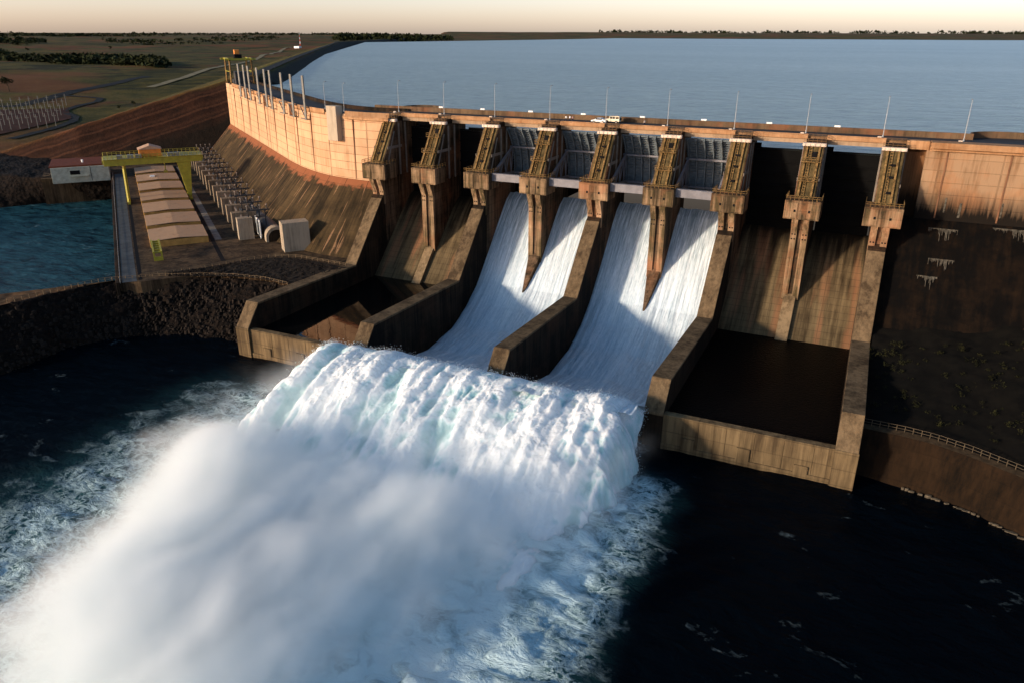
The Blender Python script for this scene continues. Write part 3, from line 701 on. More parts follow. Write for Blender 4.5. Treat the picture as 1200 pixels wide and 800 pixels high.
# gates
def radial_gate(n, lift):
    x0, x1 = 18*n+2.6, 18*n+15.4; g = bpy.data.objects.new('spillway_gate', None); C.objects.link(g); g.parent = sp
    ty, tz_, rad = -6.5, -13.6, 17.2; a0, a1 = R(-14+lift), R(47+lift*.2)
    A = np.linspace(a0, a1, 26); xs = np.linspace(x0, x1, 3)
    V = np.stack([np.stack([np.array([x, ty+rad*math.cos(a), tz_+rad*math.sin(a)]) for a in A]) for x in xs]); gridmesh('skin_plate', V, m_gate, g)
    for q_ in range(6):
        xx = x0+.7+q_*(x1-x0-1.4)/5; m = MB()
        for a, b in zip(A[:-1], A[1:]):
            pr = [(ty+r_*math.cos(t), tz_+r_*math.sin(t)) for r_, t in ((rad-1.0, a), (rad-.02, a), (rad-.02, b), (rad-1.0, b))]; m.prism(pr, xx-.14, xx+.14)
        m.build('rib', m_gate, g)
    m = MB()
    for a in np.linspace(a0+.02, a1-.02, 20):
        c, s_ = math.cos(a), math.sin(a); m.obox((x0, ty+(rad-.22)*c, tz_+(rad-.22)*s_), (x1, ty+(rad-.22)*c, tz_+(rad-.22)*s_), .12, .34, (0, c, s_))
    m.build('stiffener', m_gate, g)
    hi, lo_ = R(25), R(-4)
    m = MB()
    for a in (hi, lo_): m.obox((x0, ty+(rad-1.2)*math.cos(a), tz_+(rad-1.2)*math.sin(a)), (x1, ty+(rad-1.2)*math.cos(a), tz_+(rad-1.2)*math.sin(a)), .7, .5)
    pieces(m, 'girder', m_gateb, g)
    for xx in (x0+.8, x1-.8):
        m = MB(); H_ = (xx, ty+(rad-1.2)*math.cos(hi), tz_+(rad-1.2)*math.sin(hi)); L2 = (xx, ty+(rad-1.2)*math.cos(lo_), tz_+(rad-1.2)*math.sin(lo_)); T2 = (xx, ty, tz_)
        m.obox(T2, H_, .55, .75); m.obox(T2, L2, .55, .75)
        for k in (.35, .6, .85):
            a = Vector(T2).lerp(Vector(H_), k); b = Vector(T2).lerp(Vector(L2), k); m.obox(a, b, .25, .3); c = Vector(T2).lerp(Vector(H_), min(1, k+.25)); m.obox(b, c, .22, .26)
        m.build('arm', m_gateb, g)
        m = MB(); m.tube((xx-.9, ty, tz_), (xx+.9, ty, tz_), 1.0, n=14); m.build('trunnion', m_gate, g)
    m = MB(); m.box(x0-.1, x1+.1, ty-1.5, ty-.2, tz_-1.0, tz_+1.2); m.build('tie_beam', m_gateb, g, bevel=.08)
for n in (2, 3, 4, 5): radial_gate(n, 6 if n in (2, 5) else 5)
for n in (0, 1, 6, 7):
    x0, x1 = 18*n+2.5, 18*n+15.5
    m = MB(); m.box(x0, x1, 9.2, 10.2, -27, -2.7)
    for z in np.arange(-25, -4, 3.1): m.box(x0, x1, 8.7, 9.25, z, z+.3)
    m.build('closed_gate', m_blk, sp)
    m = MB(); m.box(x0+1.5 if n == 6 else x0+3, x1-1.5, 9.3, 10, -2.75, -2.1)if n in (0, 1) else m.box(x0, x0+1.6, 9.3, 10, -2.75, -1.6); m.build('gate_top', m_blk, sp)

# bridge over the bays
for n in range(8):
    x0, x1 = 18*n+2.9-.4, 18*n+15.9
    m = MB(); m.box(x0, x1, 3.6, 4.6, .75, 1.75); m.box(x0, x1, 3.9, 4.4, 1.75, 1.95); m.build('bridge_curb', m_fascia, sp, bevel=.04)
    m = MB()
    for y in (4.3, 7, 9.6, 12.3): m.box(x0, x1, y, y+.55, -.42, .76)
    pieces(m, 'bridge_girder', bpy.data.materials.get('girder_concrete') or concrete('girder_concrete', (.36, .25, .16), (.20, .13, .08), .4, line=0), sp)
m = MB(); m.box(-2.4, 157, 4.55, 13.2, .76, 1.50); m.build('bridge_deck', m_walk, sp)
m = MB()
for n in range(9): m.box(18*n-2.1, 18*n+2.5, 1.0, 4.5, -.44, .9)
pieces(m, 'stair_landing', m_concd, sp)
for n in range(9):
    x = 18*n; m = MB(); railing(m, (x-2, 3.9, .9), (x+2.4, 3.9, .9), 1.1, 4, .08); railing(m, (x+2.4, 1.1, .9), (x+2.4, 3.9, .9), 1.1, 3, .08); m.build('landing_railing', m_rail, sp)
def sheet(name, x0, x1, y0, y1, z, mat): 
    V = np.array([[[x0, y0, z], [x0, y1, z]], [[x1, y0, z], [x1, y1, z]]], float); return tag(gridmesh(name, V, mat), kind='structure')
sheet('sidewalk', -1, 420, 4.45, 6.9, 1.56, m_walk)
sheet('road', -1, 420, 6.9, 13.0, 1.53, m_road)
m = MB(); m.box(-14, 161, 13.0, 13.4, .8, 3.0); m.box(180, 420, 13., 13.4, .8, 3.0)
o = m.build('parapet_wall', concrete('parapet_concrete', (.20, .13, .075), (.08, .05, .03), .5, course=50, panel=4.5, warm=(.30, .12, .06)), None, bevel=.04)
tag(o, 'long straight brown parapet between the crest road and the reservoir', 'parapet')
# curved lay-bys that bulge into the reservoir
def bulge(xc, w, d, label, hgt=3.0):
    t = thing('lookout', label, 'lookout', (xc, 13.4, 0)); N_ = 26
    pts = [(-w/2, 0)]+[(-w/2*math.cos(math.pi*k/N_)*(1), d*math.sin(math.pi*k/N_)**.7) for k in range(1, N_)]+[(w/2, 0)]
    m = MB(); m.poly(pts, -6, 1.4); m.build('platform', m_road, t)
    m = MB()
    for a, b in zip(pts[:-1], pts[1:]):
        m.obox((a[0], a[1], (hgt+.6)/2), (b[0], b[1], (hgt+.6)/2), .4, hgt-.6)
    m.build('parapet', bpy.data.materials['parapet_concrete'], t)
bulge(170.5, 20, 8, 'rounded lookout bulging into the reservoir at the right end of the spillway')
bulge(3.5, 13, 7, 'small rounded lookout bulging into the reservoir above the leftmost pier')

# ================================================================== RIGHT WING
rw = thing('dam_wing', 'straight right wing of the dam, ochre top face over a black rock-like slope', 'dam', (0, 0, 0))
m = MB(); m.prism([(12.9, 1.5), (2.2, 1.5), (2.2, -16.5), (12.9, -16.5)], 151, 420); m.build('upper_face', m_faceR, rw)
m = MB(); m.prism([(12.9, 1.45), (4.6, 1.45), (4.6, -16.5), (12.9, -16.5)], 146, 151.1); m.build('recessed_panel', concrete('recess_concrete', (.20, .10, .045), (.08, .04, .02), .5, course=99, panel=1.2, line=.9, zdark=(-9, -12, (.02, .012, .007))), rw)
m = MB(); m.box(151.6, 420, -.2, 4.4, .55, 1.95); m.box(151.6, 420, .9, 2.3, -.1, .56); m.build('cornice', m_fascia, rw, bevel=.08)
m = MB(); m.box(146.4, 151.4, 2.0, 4.6, -.1, 1.9); m.build('cornice_block', m_fascia, rw, bevel=.08)
for x in (155.5, 168.5, 182, 196):
    m = MB(); m.box(x-.16, x+.16, 2.05, 2.3, -16, .4); m.build('joint_strip', bpy.data.materials['joint_dark'], rw)
for x, z, w in ((160.5, -13.2, .5), (157.2, -12.2, .35), (169, -12.5, .3)):
    m = MB(); m.box(x-w/2, x+w/2, 2.08, 2.25, z-2.3, z+1.2); m.build('leak_stain', m_leak, rw)
rows = [[(x, 2.1, -16.4) for x in (146, 420)], [(x, -10, -28.5) for x in (146, 420)], [(x, -22, -41) for x in (146, 420)]]
V = loft(rows, 300, 60, .5, .35, 31); gridmesh('lower_slope', V, m_slopeR, rw)
def leak(xa, xb, z, n_, seed):   # ragged white mineral crust hanging under a lift joint
    r_ = random.Random(seed); m = MB(); Y0 = lambda zz: 2.1-(-16.4-zz)
    for k in range(n_):
        x = xa+(xb-xa)*k/n_; h = abs(r_.gauss(0, .45))+.12; 
        if .35 < k/n_ < .7: h += r_.random()*2.0
        w = (xb-xa)/n_*r_.uniform(.6, 1.1)
        y1, y2 = Y0(z)-.42, Y0(z-h)-.42
        m.add([(x, y1, z), (x+w, y1, z), (x+w*.7, y2, z-h), (x+w*.3, y2, z-h), (x, y1-.05, z-.06), (x+w, y1-.05, z-.06), (x+w*.7, y2-.05, z-h-.06), (x+w*.3, y2-.05, z-h-.06)], [(0, 1, 2, 3), (7, 6, 5, 4), (0, 4, 5, 1), (1, 5, 6, 2), (2, 6, 7, 3), (3, 7, 4, 0)])
    m.build('leak_stain', m_leak, rw)
leak(154.6, 161, -18.0, 26, 1); leak(155.5, 161, -24.0, 22, 2); leak(153.5, 158, -27.5, 18, 3); leak(168, 178, -16.9, 40, 4)
# right bank
r0 = [(146, -16, -38), (165, -10, -36), (190, 2, -30), (240, 10, -24), (420, 10, -20)]
r1 = [(146.2, -61.2, -43.6), (153.3, -61.4, -43.6), (158.2, -62.2, -43.6), (164.1, -64.4, -43.6), (171.4, -68.4, -43.6), (180.7, -75.6, -43.7), (200, -94, -44), (236, -134, -44), (420, -330, -44)]
rf = [(146.2, -38, -42.0), (158, -38, -40.5), (172, -38, -38.5), (190, -42, -36), (240, -70, -33), (420, -190, -30)]
tag(gridmesh('right_bank', loft([r0, rf, r1], 300, 26, 1.2, .18, 41), m_bankR), kind='structure')
r1b = [(x-.5, y-2.0, z-.1) for x, y, z in r1]; r2 = [(145.6, -65.6, WZ-.6), (153.6, -66, WZ-.6), (159.2, -67.2, WZ-.6), (165.4, -69.7, WZ-.6), (172.2, -74.2, WZ-.6), (182.0, -82.4, WZ-.6), (199.5, -98.5, WZ-.6), (235, -138, WZ-.6), (419, -334, WZ-.6)]
tag(gridmesh('path', loft([r1, r1b], 300, 4, .1, .5, 42), plain('path_gravel', (.065, .042, .022), .95, 0, .5, .8)), kind='structure')
o = gridmesh('retaining_wall', loft([r1b, [(p[0], p[1], p[2]) for p in r2[:]]], 420, 40, .22, .5, 43), m_retw)
tag(o, 'dark brown curved retaining wall below the railed path on the right bank', 'retaining wall')
m = MB(); rr_ = resample(r2, 520)
rnd = random.Random(4)
for p in rr_[10:150]:
    k = rnd.uniform(.25, .8); 
    if rnd.random() < .3: continue
    q4 = [(math.cos(a)*k*rnd.uniform(.6, 1.2), math.sin(a)*k*.45*rnd.uniform(.6, 1.2)) for a in (.3, 1.3, 2.4, 3.5, 4.4, 5.6)]; m.poly([(p[0]+a, p[1]-.5+b) for a, b in q4], WZ-.4, WZ+rnd.uniform(.05, .32))
tag(m.build('shore_stones', plain('pale_stone', (.10, .08, .055), .9, 0, .5, 2.)), kind='stuff')
def fence(name, pts, label, n, h=1.15, mat=None, group=None, parent=None, w=.1):
    P = resample(pts, n+1); t = thing(name, label, 'railing', tuple(P[0]), group); c = Vector(P[0])
    m = MB()
    for a, b in zip(P[:-1], P[1:]):
        for z in (h, h*.5): m.obox(Vector(a)-c+Vector((0, 0, z)), Vector(b)-c+Vector((0, 0, z)), w*.8, w*.8)
    m.build('handrail', mat or m_rail, t)
    m = MB()
    for p in P: m.obox(Vector(p)-c-Vector((0, 0, .2)), Vector(p)-c+Vector((0, 0, h)), w*1.3, w*1.3)
    pieces(m, 'post', mat or m_rail, t); return t
fr = plain('path_rail', (.07, .05, .027), .7)
fence('guard_rail', [(p[0], p[1]-.4, p[2]) for p in r1[:7]], 'thin two-bar railing along the dark path on the right bank', 46, 1.2, fr, w=.09)
fence('guard_rail', [(p[0], p[1], p[2]+.3) for p in fen[1:]], 'low pale railing running along the crest of the rock bank left of the spillway', 46, 1.0, plain('pale_rail', (.17, .12, .07), .8), w=.09)
fence('guard_rail', [(p[0], p[1], p[2]+.1) for p in top[4:]], 'low railing on the kerb between the powerhouse yard and the black gravel', 30, .9, bpy.data.materials['pale_rail'], w=.08)
fence('guard_rail', [Lp(-47, -18.6, FL), Lp(150, -18.9, FL)], 'railing on the river wall beside the tailrace', 60, 1.1, m_galv, w=.1)
# scrub on the right bank
def scrub(name, n, fn, mat, seed, smin, smax):
    r_ = random.Random(seed); m = MB()
    for _ in range(n):
        p = fn(r_); s_ = r_.uniform(smin, smax)
        for _k in range(44):
            a = r_.uniform(0, 6.28); el = r_.uniform(0, 1.5); rad = s_*r_.uniform(.2, 1); q_ = Vector((p[0]+math.cos(a)*math.cos(el)*rad, p[1]+math.sin(a)*math.cos(el)*rad, p[2]+math.sin(el)*rad*.9))
            u_ = Vector((r_.gauss(0, 1), r_.gauss(0, 1), r_.gauss(0, 1))).normalized()*s_*.15; v_ = Vector((r_.gauss(0, 1), r_.gauss(0, 1), r_.gauss(0, 1))).normalized()*s_*.13
            m.add([q_-u_, q_+v_, q_+u_, q_-v_*.8], [(0, 1, 2, 3)])
    return tag(m.build(name, mat), kind='stuff')
ra, rb = resample(rf, 200), resample(r1, 200); rc = resample(r0, 200)
def fnA(r_):
    i = r_.randrange(0, 120); k = r_.random(); a = (rc, rb)[0][i]; return rf_mid(i, k)
def rf_mid(i, k):
    return rc[i]+(ra[i]-rc[i])*(k*2) if k < .5 else ra[i]+(rb[i]-ra[i])*(k*2-1)
scrub('ground_cover', 800, lambda r_: rf_mid(r_.randrange(0, 110), r_.uniform(.25, .9)), m_bush, 5, .4, 1.2)
scrub('dry_scrub', 520, lambda r_: rf_mid(r_.randrange(20, 110), min(.7, abs(r_.gauss(.25, .16)))), m_bushr, 6, .5, 1.5)

# ================================================================== WHITE WATER
SRF = [(9.5, -21.0), (6.5, -22.6), (3, -26.0), (-4, -33.4), (-14.4, -43.9), (-21, -48.4), (-30, -52.2), (-44, -53.9), (-56, -52.0), (-64, -48.6), (-71, -44.3), (-76.5, -41.9), (-81, -41.6)]
srf = resample(SRF, 420)
dl = np.r_[0, np.cumsum(np.hypot(*np.diff(srf, axis=0).T))]
for k in (1, 2):
    x0, x1 = 36*k+1.9, 36*k+34.1; xs = np.linspace(x0, x1, 240)
    X, Dd = np.meshgrid(xs, dl, indexing='ij'); Yf = np.broadcast_to(srf[:, 0], X.shape); Zf = np.broadcast_to(srf[:, 1], X.shape).copy()
    nx = fbm(X*.9, Dd*.05, 0, 4, 51+k)*.30+fbm(X*.5, Dd*.25, 0, 4, 61+k)*.35*sstep(20, 60, Dd)
    edge = np.minimum(X-x0, x1-X)
    Zf += nx-np.exp(-edge/1.2)*1.1*sstep(4, 30, Dd)*(1-sstep(60, 100, Dd))
    # the two streams part round the pier nose
    xm = 18*(2*k+1); Zf += np.exp(-((X-xm)/2.6)**2)*(sstep(24, 40, Dd)*(1-sstep(60, 95, Dd)))*.9
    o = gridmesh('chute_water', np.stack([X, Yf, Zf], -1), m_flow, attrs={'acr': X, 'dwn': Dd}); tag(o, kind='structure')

# the sheet leaving the lip, arching over and breaking up
U = np.linspace(0, 1, 460); W = np.linspace(0, 1, 420)
Ug, Wg = np.meshgrid(U, W, indexing='ij')
yy = -73-Wg**1.05*64
xl = 30.5-12*np.clip(Wg, 0, 1)**.8+fbm(0*Wg, yy*.22, 0, 3, 70)*2.2; xr = 107.2+4*Wg+fbm(0*Wg+5, yy*.25, 0, 4, 71)*1.8
Xf = xl+(xr-xl)*Ug
arch = np.where(yy > -78, -41.0-((yy+78)/5)**2*1.7, -41.0-.0135*(-78-yy)**2); arch = -52.3+np.log1p(np.exp((arch+52.3)/1.1))*1.1
big = fbm(Xf*.14, yy*.03, 0, 3, 80); cl = np.abs(fbm(Xf*.33, yy*.20, arch*.2, 5, 81)); ft = fbm(Xf*1.1, yy*.8, 0, 4, 82)
gr = sstep(-73, -84, yy)
cl2 = fbm(Xf*.42, yy*.16, arch*.1, 5, 83)
lg = fbm(Xf*.30, yy*.055, 0, 4, 85); ff = fbm(Xf*2.3, yy*1.3, 0, 3, 86)
Zf = arch+(big*2.6+lg*1.3+(.5-cl*1.9)*.42*(1+big)+cl2*.55+ft*.22+ff*.10)*(.30+.8*gr)*(1-.72*sstep(-108, -124, yy))
ed = np.minimum(Xf-xl, xr-Xf); Zf -= (1-np.clip(ed/5.0, 0, 1))**2*(9*gr+1.5)
Zf -= sstep(.66, 1., Wg+fbm(Xf*.08, Xf*0, 0, 3, 90)*.10)*5.0
yy2 = yy-(.6-cl)*.7*gr-big*2.4*gr
thick = np.clip(.55-.35*sstep(-104, -126, yy)+big*.6+lg*.5+(.32-cl)*1.1+ft*.15, 0, 1)
o = gridmesh('falling_white_water', np.stack([Xf, yy2, Zf], -1), m_foam, attrs={'thick': thick}); tag(o, kind='stuff')
# thrown drops and clots along the crest and the right edge
r_ = random.Random(8); m = MB()
def clot(p, s_):
    vs = []; 
    for a in range(6):
        d_ = Vector(((1, 0, 0), (-1, 0, 0), (0, 1, 0), (0, -1, 0), (0, 0, 1), (0, 0, -1))[a])*s_*r_.uniform(.5, 1.2); vs.append((p[0]+d_.x, p[1]+d_.y, p[2]+d_.z))
    m.add(vs, [(0, 2, 4), (2, 1, 4), (1, 3, 4), (3, 0, 4), (2, 0, 5), (1, 2, 5), (3, 1, 5), (0, 3, 5)])
for _ in range(9000):
    i = r_.randrange(460); j = min(419, int(abs(r_.gauss(0, 110)))) if _ % 3 else 20+int(abs(r_.gauss(0, 25)))
    if _ % 4 == 0: i = 459-min(40, int(abs(r_.gauss(0, 8)))); j = min(419, int(r_.random()**1.3*330))
    if _ % 4 == 1 and _ % 8 == 1: i = min(60, int(abs(r_.gauss(0, 12)))); j = min(300, int(r_.random()*250))
    h = abs(r_.gauss(0, .55)); clot((Xf[i, j]+r_.gauss(0, .5), yy2[i, j]+r_.gauss(0, .5), Zf[i, j]+h), r_.uniform(.03, .12))
tag(m.build('water_drops', m_foam), kind='stuff')
#PART4
# ================================================================== POWERHOUSE
def lbox(m, u0, u1, v0, v1, z0, z1, base=None):
    q_ = [Lp(u0, v0), Lp(u1, v0), Lp(u1, v1), Lp(u0, v1)]
    if base is not None: q_ = [(a-base[0], b-base[1]) for a, b in q_]
    return m.poly(q_, z0, z1)
RZ = math.atan2(E1[1], E1[0])
HW = ['the one nearest the spillway, beside the small yellow stand', 'second from the spillway', 'third from the spillway', 'the middle one of the seven', 'third from the yellow gantry crane', 'second one in front of the gantry crane', 'the one right under the gantry crane beam']
for k in range(7):
    t = thing('roof_hatch', 'wide pinkish hatch cover, '+HW[k], 'hatch cover', Lp(k*23.9-1, 0, FL), 'hatch covers in a row on the powerhouse yard', RZ)
    # local x runs along the row, local y is -E2
    m = MB(); m.box(-8.9, 8.9, -9.0, 9.0, 0, 2.1); m.build('hatch_rim', m_hrim, t, bevel=.05)
    m = MB(); prof = [(-9.0, 1.91), (0, 2.36), (9.0, 1.91), (9.0, 2.05), (0, 2.52), (-9.0, 2.05)]; m.add([(a, b, c) for a in (-9.0, 9.0) for b, c in [(y_, z_+.2) for y_, z_ in prof]], [(0, 1, 2, 3, 4, 5), (11, 10, 9, 8, 7, 6)]+[(i, i+6, (i+1) % 6+6, (i+1) % 6) for i in range(6)]); m.build('hatch_lid', m_hatch, t)
    if k == 5: m = MB(); m.box(-2, 2, 1, 3, 2.6, 3.0); m.build('tarp', m_white, t)
# rail grooves, deck strips
def lstrip(name, u0, u1, v0, v1, z, mat): 
    a, b, c, d = Lp(u0, v0, z), Lp(u1, v0, z), Lp(u0, v1, z), Lp(u1, v1, z); return tag(gridmesh(name, np.array([[a, b], [c, d]]), mat), kind='structure')
lstrip('track_bed', -36, 165, 9.7, 11.0, FL+.02, m_dark); lstrip('track_bed', -46, 165, -13.9, -12.9, FL+.02, m_dark)
lstrip('paving', -47, 150, -18.2, -14.4, FL+.015, plain('draft_deck', (.055, .06, .06), .7, 0, .5, .3)); lstrip('paving', -8, 160, 11.2, 13.4, FL+.015, plain('grey_strip', (.20, .18, .15), .8, 0, .4, .3))
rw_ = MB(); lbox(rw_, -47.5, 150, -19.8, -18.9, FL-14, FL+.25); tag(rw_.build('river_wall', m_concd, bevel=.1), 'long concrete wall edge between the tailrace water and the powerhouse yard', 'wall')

# gantry crane, yellow
def crane():
    b = Lp(76, 0, FL); t = thing('gantry_crane', 'big yellow gantry crane with an orange machine house spanning the powerhouse yard', 'crane', b)
    B = (b[0], b[1]); L3 = lambda u, v, z: (Lp(u, v)[0]-B[0], Lp(u, v)[1]-B[1], z)
    for u in (70, 79):
        m = MB(); m.obox(L3(u, -13.4, .6), L3(u, -13.0, 15.6), .9, .9); m.build('leg', m_yel, t)
        m = MB()
        a = [L3(u-.6, 9.8, .8), L3(u+.6, 9.8, .8), L3(u+.6, 11.0, .8), L3(u-.6, 11.0, .8)]; c = [L3(u-.8, 7.2, 15.6), L3(u+.8, 7.2, 15.6), L3(u+.8, 12.4, 15.6), L3(u-.8, 12.4, 15.6)]
        m.add(a+c, [(3, 2, 1, 0), (4, 5, 6, 7), (0, 1, 5, 4), (1, 2, 6, 5), (2, 3, 7, 6), (3, 0, 4, 7)]); m.build('leg', m_yel, t, bevel=.05)
    for v, w in ((-13.4, .9), (10.4, 1.2)): m = MB(); m.obox(L3(67, v, .55), L3(82, v, .55), w, .8); m.build('bogie_beam', m_yel, t)
    for u in (69.5, 79.5): m = MB(); m.obox(L3(u, -20, 16.9), L3(u, 17, 16.9), 1.3, 2.6); m.build('girder', m_yel, t, bevel=.05)
    m = MB()
    for v in (-20, 17): m.obox(L3(69, v, 17.2), L3(80, v, 17.2), 1., 1.6)
    pieces(m, 'end_beam', m_yel, t)
    m = MB(); m.obox(L3(74.5, -20, 18.2), L3(74.5, 17, 18.2), 12.4, .15); m.build('walkway', bpy.data.materials['crane_yellow'], t)
    for u in (68.3, 80.8): m = MB(); railing(m, L3(u, -20, 18.25), L3(u, 17, 18.25), 1.4, 22, .13); m.build('railing', m_yel, t)
    m = MB(); m.poly([L3(71, -6.5, 0)[:2], L3(78, -6.5, 0)[:2], L3(78, 1.8, 0)[:2], L3(71, 1.8, 0)[:2]], 18.3, 21.2); h = m.build('machine_house', m_orange, t, bevel=.06)
    m = MB(); a = [L3(70.6, -6.9, 21.2), L3(78.4, -6.9, 21.2), L3(78.4, 2.2, 21.2), L3(70.6, 2.2, 21.2), L3(70.6, -2.3, 22.7), L3(78.4, -2.3, 22.7)]
    m.add(a, [(0, 1, 5, 4), (3, 4, 5, 2), (0, 4, 3), (1, 2, 5), (0, 3, 2, 1)]); m.build('roof', plain('house_roof', (.50, .30, .18), .7), h)
    m = MB()
    for v in (-15, -11, -8, 4, 6.5): m.poly([L3(68.5, v, 0)[:2], L3(71, v, 0)[:2], L3(71, v+2.2, 0)[:2], L3(68.5, v+2.2, 0)[:2]], 18.3, 19.6)
    pieces(m, 'control_box', m_galv, t)
    m = MB(); m.obox(L3(74, 2.5, 15.4), L3(74, 2.5, 12), .3, .3); m.obox(L3(74, 1.8, 11.5), L3(74, 3.2, 11.5), .8, .9); m.build('hook', m_yel, t)
crane()
# small yellow stand
b = Lp(-21, -7.5, FL); t = thing('lifting_stand', 'small yellow steel stand in front of the nearest hatch cover', 'stand', b, None, RZ)
for y in (-1.1, 1.1):
    m = MB(); m.obox((-6, y, 0), (-6, y, 2.6), .5, .5); m.obox((5.5, y, 0), (5.5, y, 3.4), .5, .5); m.build('leg', m_yel, t)
    m = MB(); m.obox((-6.3, y, 2.6), (6, y, 3.6), .5, .7); m.build('rail', m_yel, t)
m = MB()
for k in range(6): m.obox((-5.5+k*2.1, -1.1, 2.6+k*.18), (-5.5+k*2.1, 1.1, 2.6+k*.18), .4, .5); 
m.obox((-6, -1.1, .2), (-6, 1.1, .2), .5, .4); m.obox((-6.2, 0, .6), (-5.6, 0, .6), 2.6, 1.2); m.build('cross_bar', m_yel, t)

# fire walls with transformers between them
WC2 = concrete('fire_wall_dark_concrete', (.25, .19, .13), (.10, .075, .05), .5, line=0)  # darker tone for every wall after the first
WC = concrete('fire_wall_concrete', (.36, .29, .21), (.17, .13, .09), .45, line=0)
POS = ['the one nearest the spillway, a lone block', 'second in the row from the spillway', 'third in the row from the spillway', 'fourth in the row from the spillway', 'fifth in the row from the spillway', 'sixth in the row from the spillway', 'the middle one of the row of thirteen', 'sixth from the far end of the row', 'fifth from the far end of the row', 'fourth from the far end of the row', 'third from the far end of the row', 'second from the far end of the row', 'the farthest one, by the end of the yellow crane']
for k in range(13):
    u = -10.8+k*14.; b = Lp(u, 21, FL)
    t = tag(MB().box(-1.5, 1.5, -2.6-3.4*(k > 0), 2.4, 0, 7.4-(k > 0)*.9).build('fire_wall', WC if k == 0 else WC2, bevel=.05, loc=b), 'upright concrete fire wall, '+POS[k], 'concrete wall', 'fire walls in a row along the dam toe'); t.rotation_euler = (0, 0, RZ)
for k in range(12):
    u = -3.8+k*14.; b = Lp(u, 22.5, FL)
    t = thing('transformer', 'dark finned transformer, '+('in the bay nearest the spillway' if k == 0 else 'in the farthest bay of the row' if k == 11 else 'in bay number %d counted from the spillway' % (k+1)), 'transformer', b, 'transformers between the fire walls', RZ)
    m = MB(); m.box(-3, 3, -1.9, 2.1, .5, 4.4); m.box(-3.4, 3.4, -2.2, 2.4, 0, .5); m.build('tank', m_trans, t, bevel=.08)
    m = MB()
    for q_ in range(10): m.box(-2.8+q_*.6, -2.55+q_*.6, 2.1, 3.2, .8, 4.0)
    m.build('radiator', m_trans, t)
    m = MB(); m.tube((-2.2, -.6, 5.5), (2.2, -.6, 5.5), .55, n=12); m.obox((-1.5, -.6, 4.3), (-1.5, -.6, 5.3), .3, .3); m.obox((1.5, -.6, 4.3), (1.5, -.6, 5.3), .3, .3); m.build('conservator', m_trans, t)
    for q_ in (-1.9, 0, 1.9):
        m = MB(); m.tube((q_, .8, 4.4), (q_, 1.3, 6.6), .26, .12); 
        for z in range(5): m.tube((q_, .85+z*.09, 4.7+z*.38), (q_, .88+z*.09, 4.82+z*.38), .42, .30)
        m.build('bushing', bpy.data.materials.get('porcelain') or plain('porcelain', (.16, .13, .11), .4), t)
    b2 = Lp(u, 16.8, FL)
# gantry beams over the transformer bays
for k in range(13):
    u = -10.8+k*14.; b = Lp(u, 27.4, FL)
    t = thing('busbar_portal', 'dark busbar portal behind '+('the nearest', 'the second', 'the third', 'the fourth', 'the fifth', 'the sixth', 'the seventh', 'the eighth', 'the ninth', 'the tenth', 'the eleventh', 'the twelfth', 'the farthest')[k]+' fire wall from the spillway', 'steel frame', b, 'busbar portals along the dam toe', RZ)
    m = MB(); m.obox((0, 4.8, 0), (0, 4.8, 9.6), .35, .35); m.build('post', m_trans, t); m = MB(); m.obox((0, -.8, 0), (0, -.8, 9.6), .35, .35); m.build('post', m_trans, t)
    m = MB(); m.obox((0, 5.4, 9.5), (0, -2.2, 9.5), .4, .5); m.obox((0, 5.0, 7.2), (0, -1, 7.2), .3, .3); m.build('beam', m_trans, t)
    for q_ in (-1.5, .7, 3.0, 5.0):
        m = MB(); m.tube((0, q_, 9.7), (0, q_, 11.), .2, .16); m.tube((0, q_, 11.), (0, q_, 11.35), .38, .3); m.build('insulator', bpy.data.materials['porcelain'], t)
    if k < 12: m = MB(); m.obox((-.2, 3.2, 9.2), (-13.8 if False else 13.8, 3.2, 9.2), .12, .12); m.obox((.2, .5, 9.2), (13.8, .5, 9.2), .12, .12); m.build('busbar', m_trans, t)
# arched conduit, sign panel, big block
b = Lp(-19, 30.0, FL); t = thing('arched_conduit', 'low arched concrete gallery end beside the tall cream block', 'gallery', b, None, RZ)
N_ = 14; arc = [(math.cos(math.pi*k/N_)*3.6, 1.6+math.sin(math.pi*k/N_)*3.4) for k in range(N_+1)]; arc = [(3.6, 0)]+arc+[(-3.6, 0)]
m = MB(); m.prism(arc, 0, 3.4); m.build('portal', WC, t, bevel=.05)
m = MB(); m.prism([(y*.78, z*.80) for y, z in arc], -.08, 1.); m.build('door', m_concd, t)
m = MB(); m.prism([(y*.93, z*.93) for y, z in arc], 3.3, 175); m.build('duct', m_trans, t)
b = Lp(-9.5, 25.6, FL); t = thing('sign_board', 'white framed grey board leaning beside the arched gallery', 'board', b, None, RZ)
m = MB(); m.obox((0, -1.2, 3.3), (-.8, -1.2, 3.3), 5.6, 5.0); 
m = MB(); m.box(-4.6, 4.6, -.15, .15, .6, 6.4); m.build('frame', m_white, t); m = MB(); m.box(-4.1, 4.1, .14, .22, 1.1, 5.9); m.box(-4.1, 4.1, -.22, -.14, 1.1, 5.9); m.build('panel', plain('board_grey', (.22, .24, .25), .5), t); 
m = MB(); m.box(-3.6, -3.3, -.1, .1, 0, .7); m.box(3.3, 3.6, -.1, .1, 0, .7); m.build('leg', m_white, t)
b = Lp(-32, 33.8, FL)
bk = tag(MB().box(-2.6, 2.4, -4.1, 4.4, 0, 9.4).build('concrete_block', WC, bevel=.06, loc=b), 'large smooth cream concrete block standing at the foot of the dam slope', 'concrete block'); bk.rotation_euler = (0, 0, RZ)
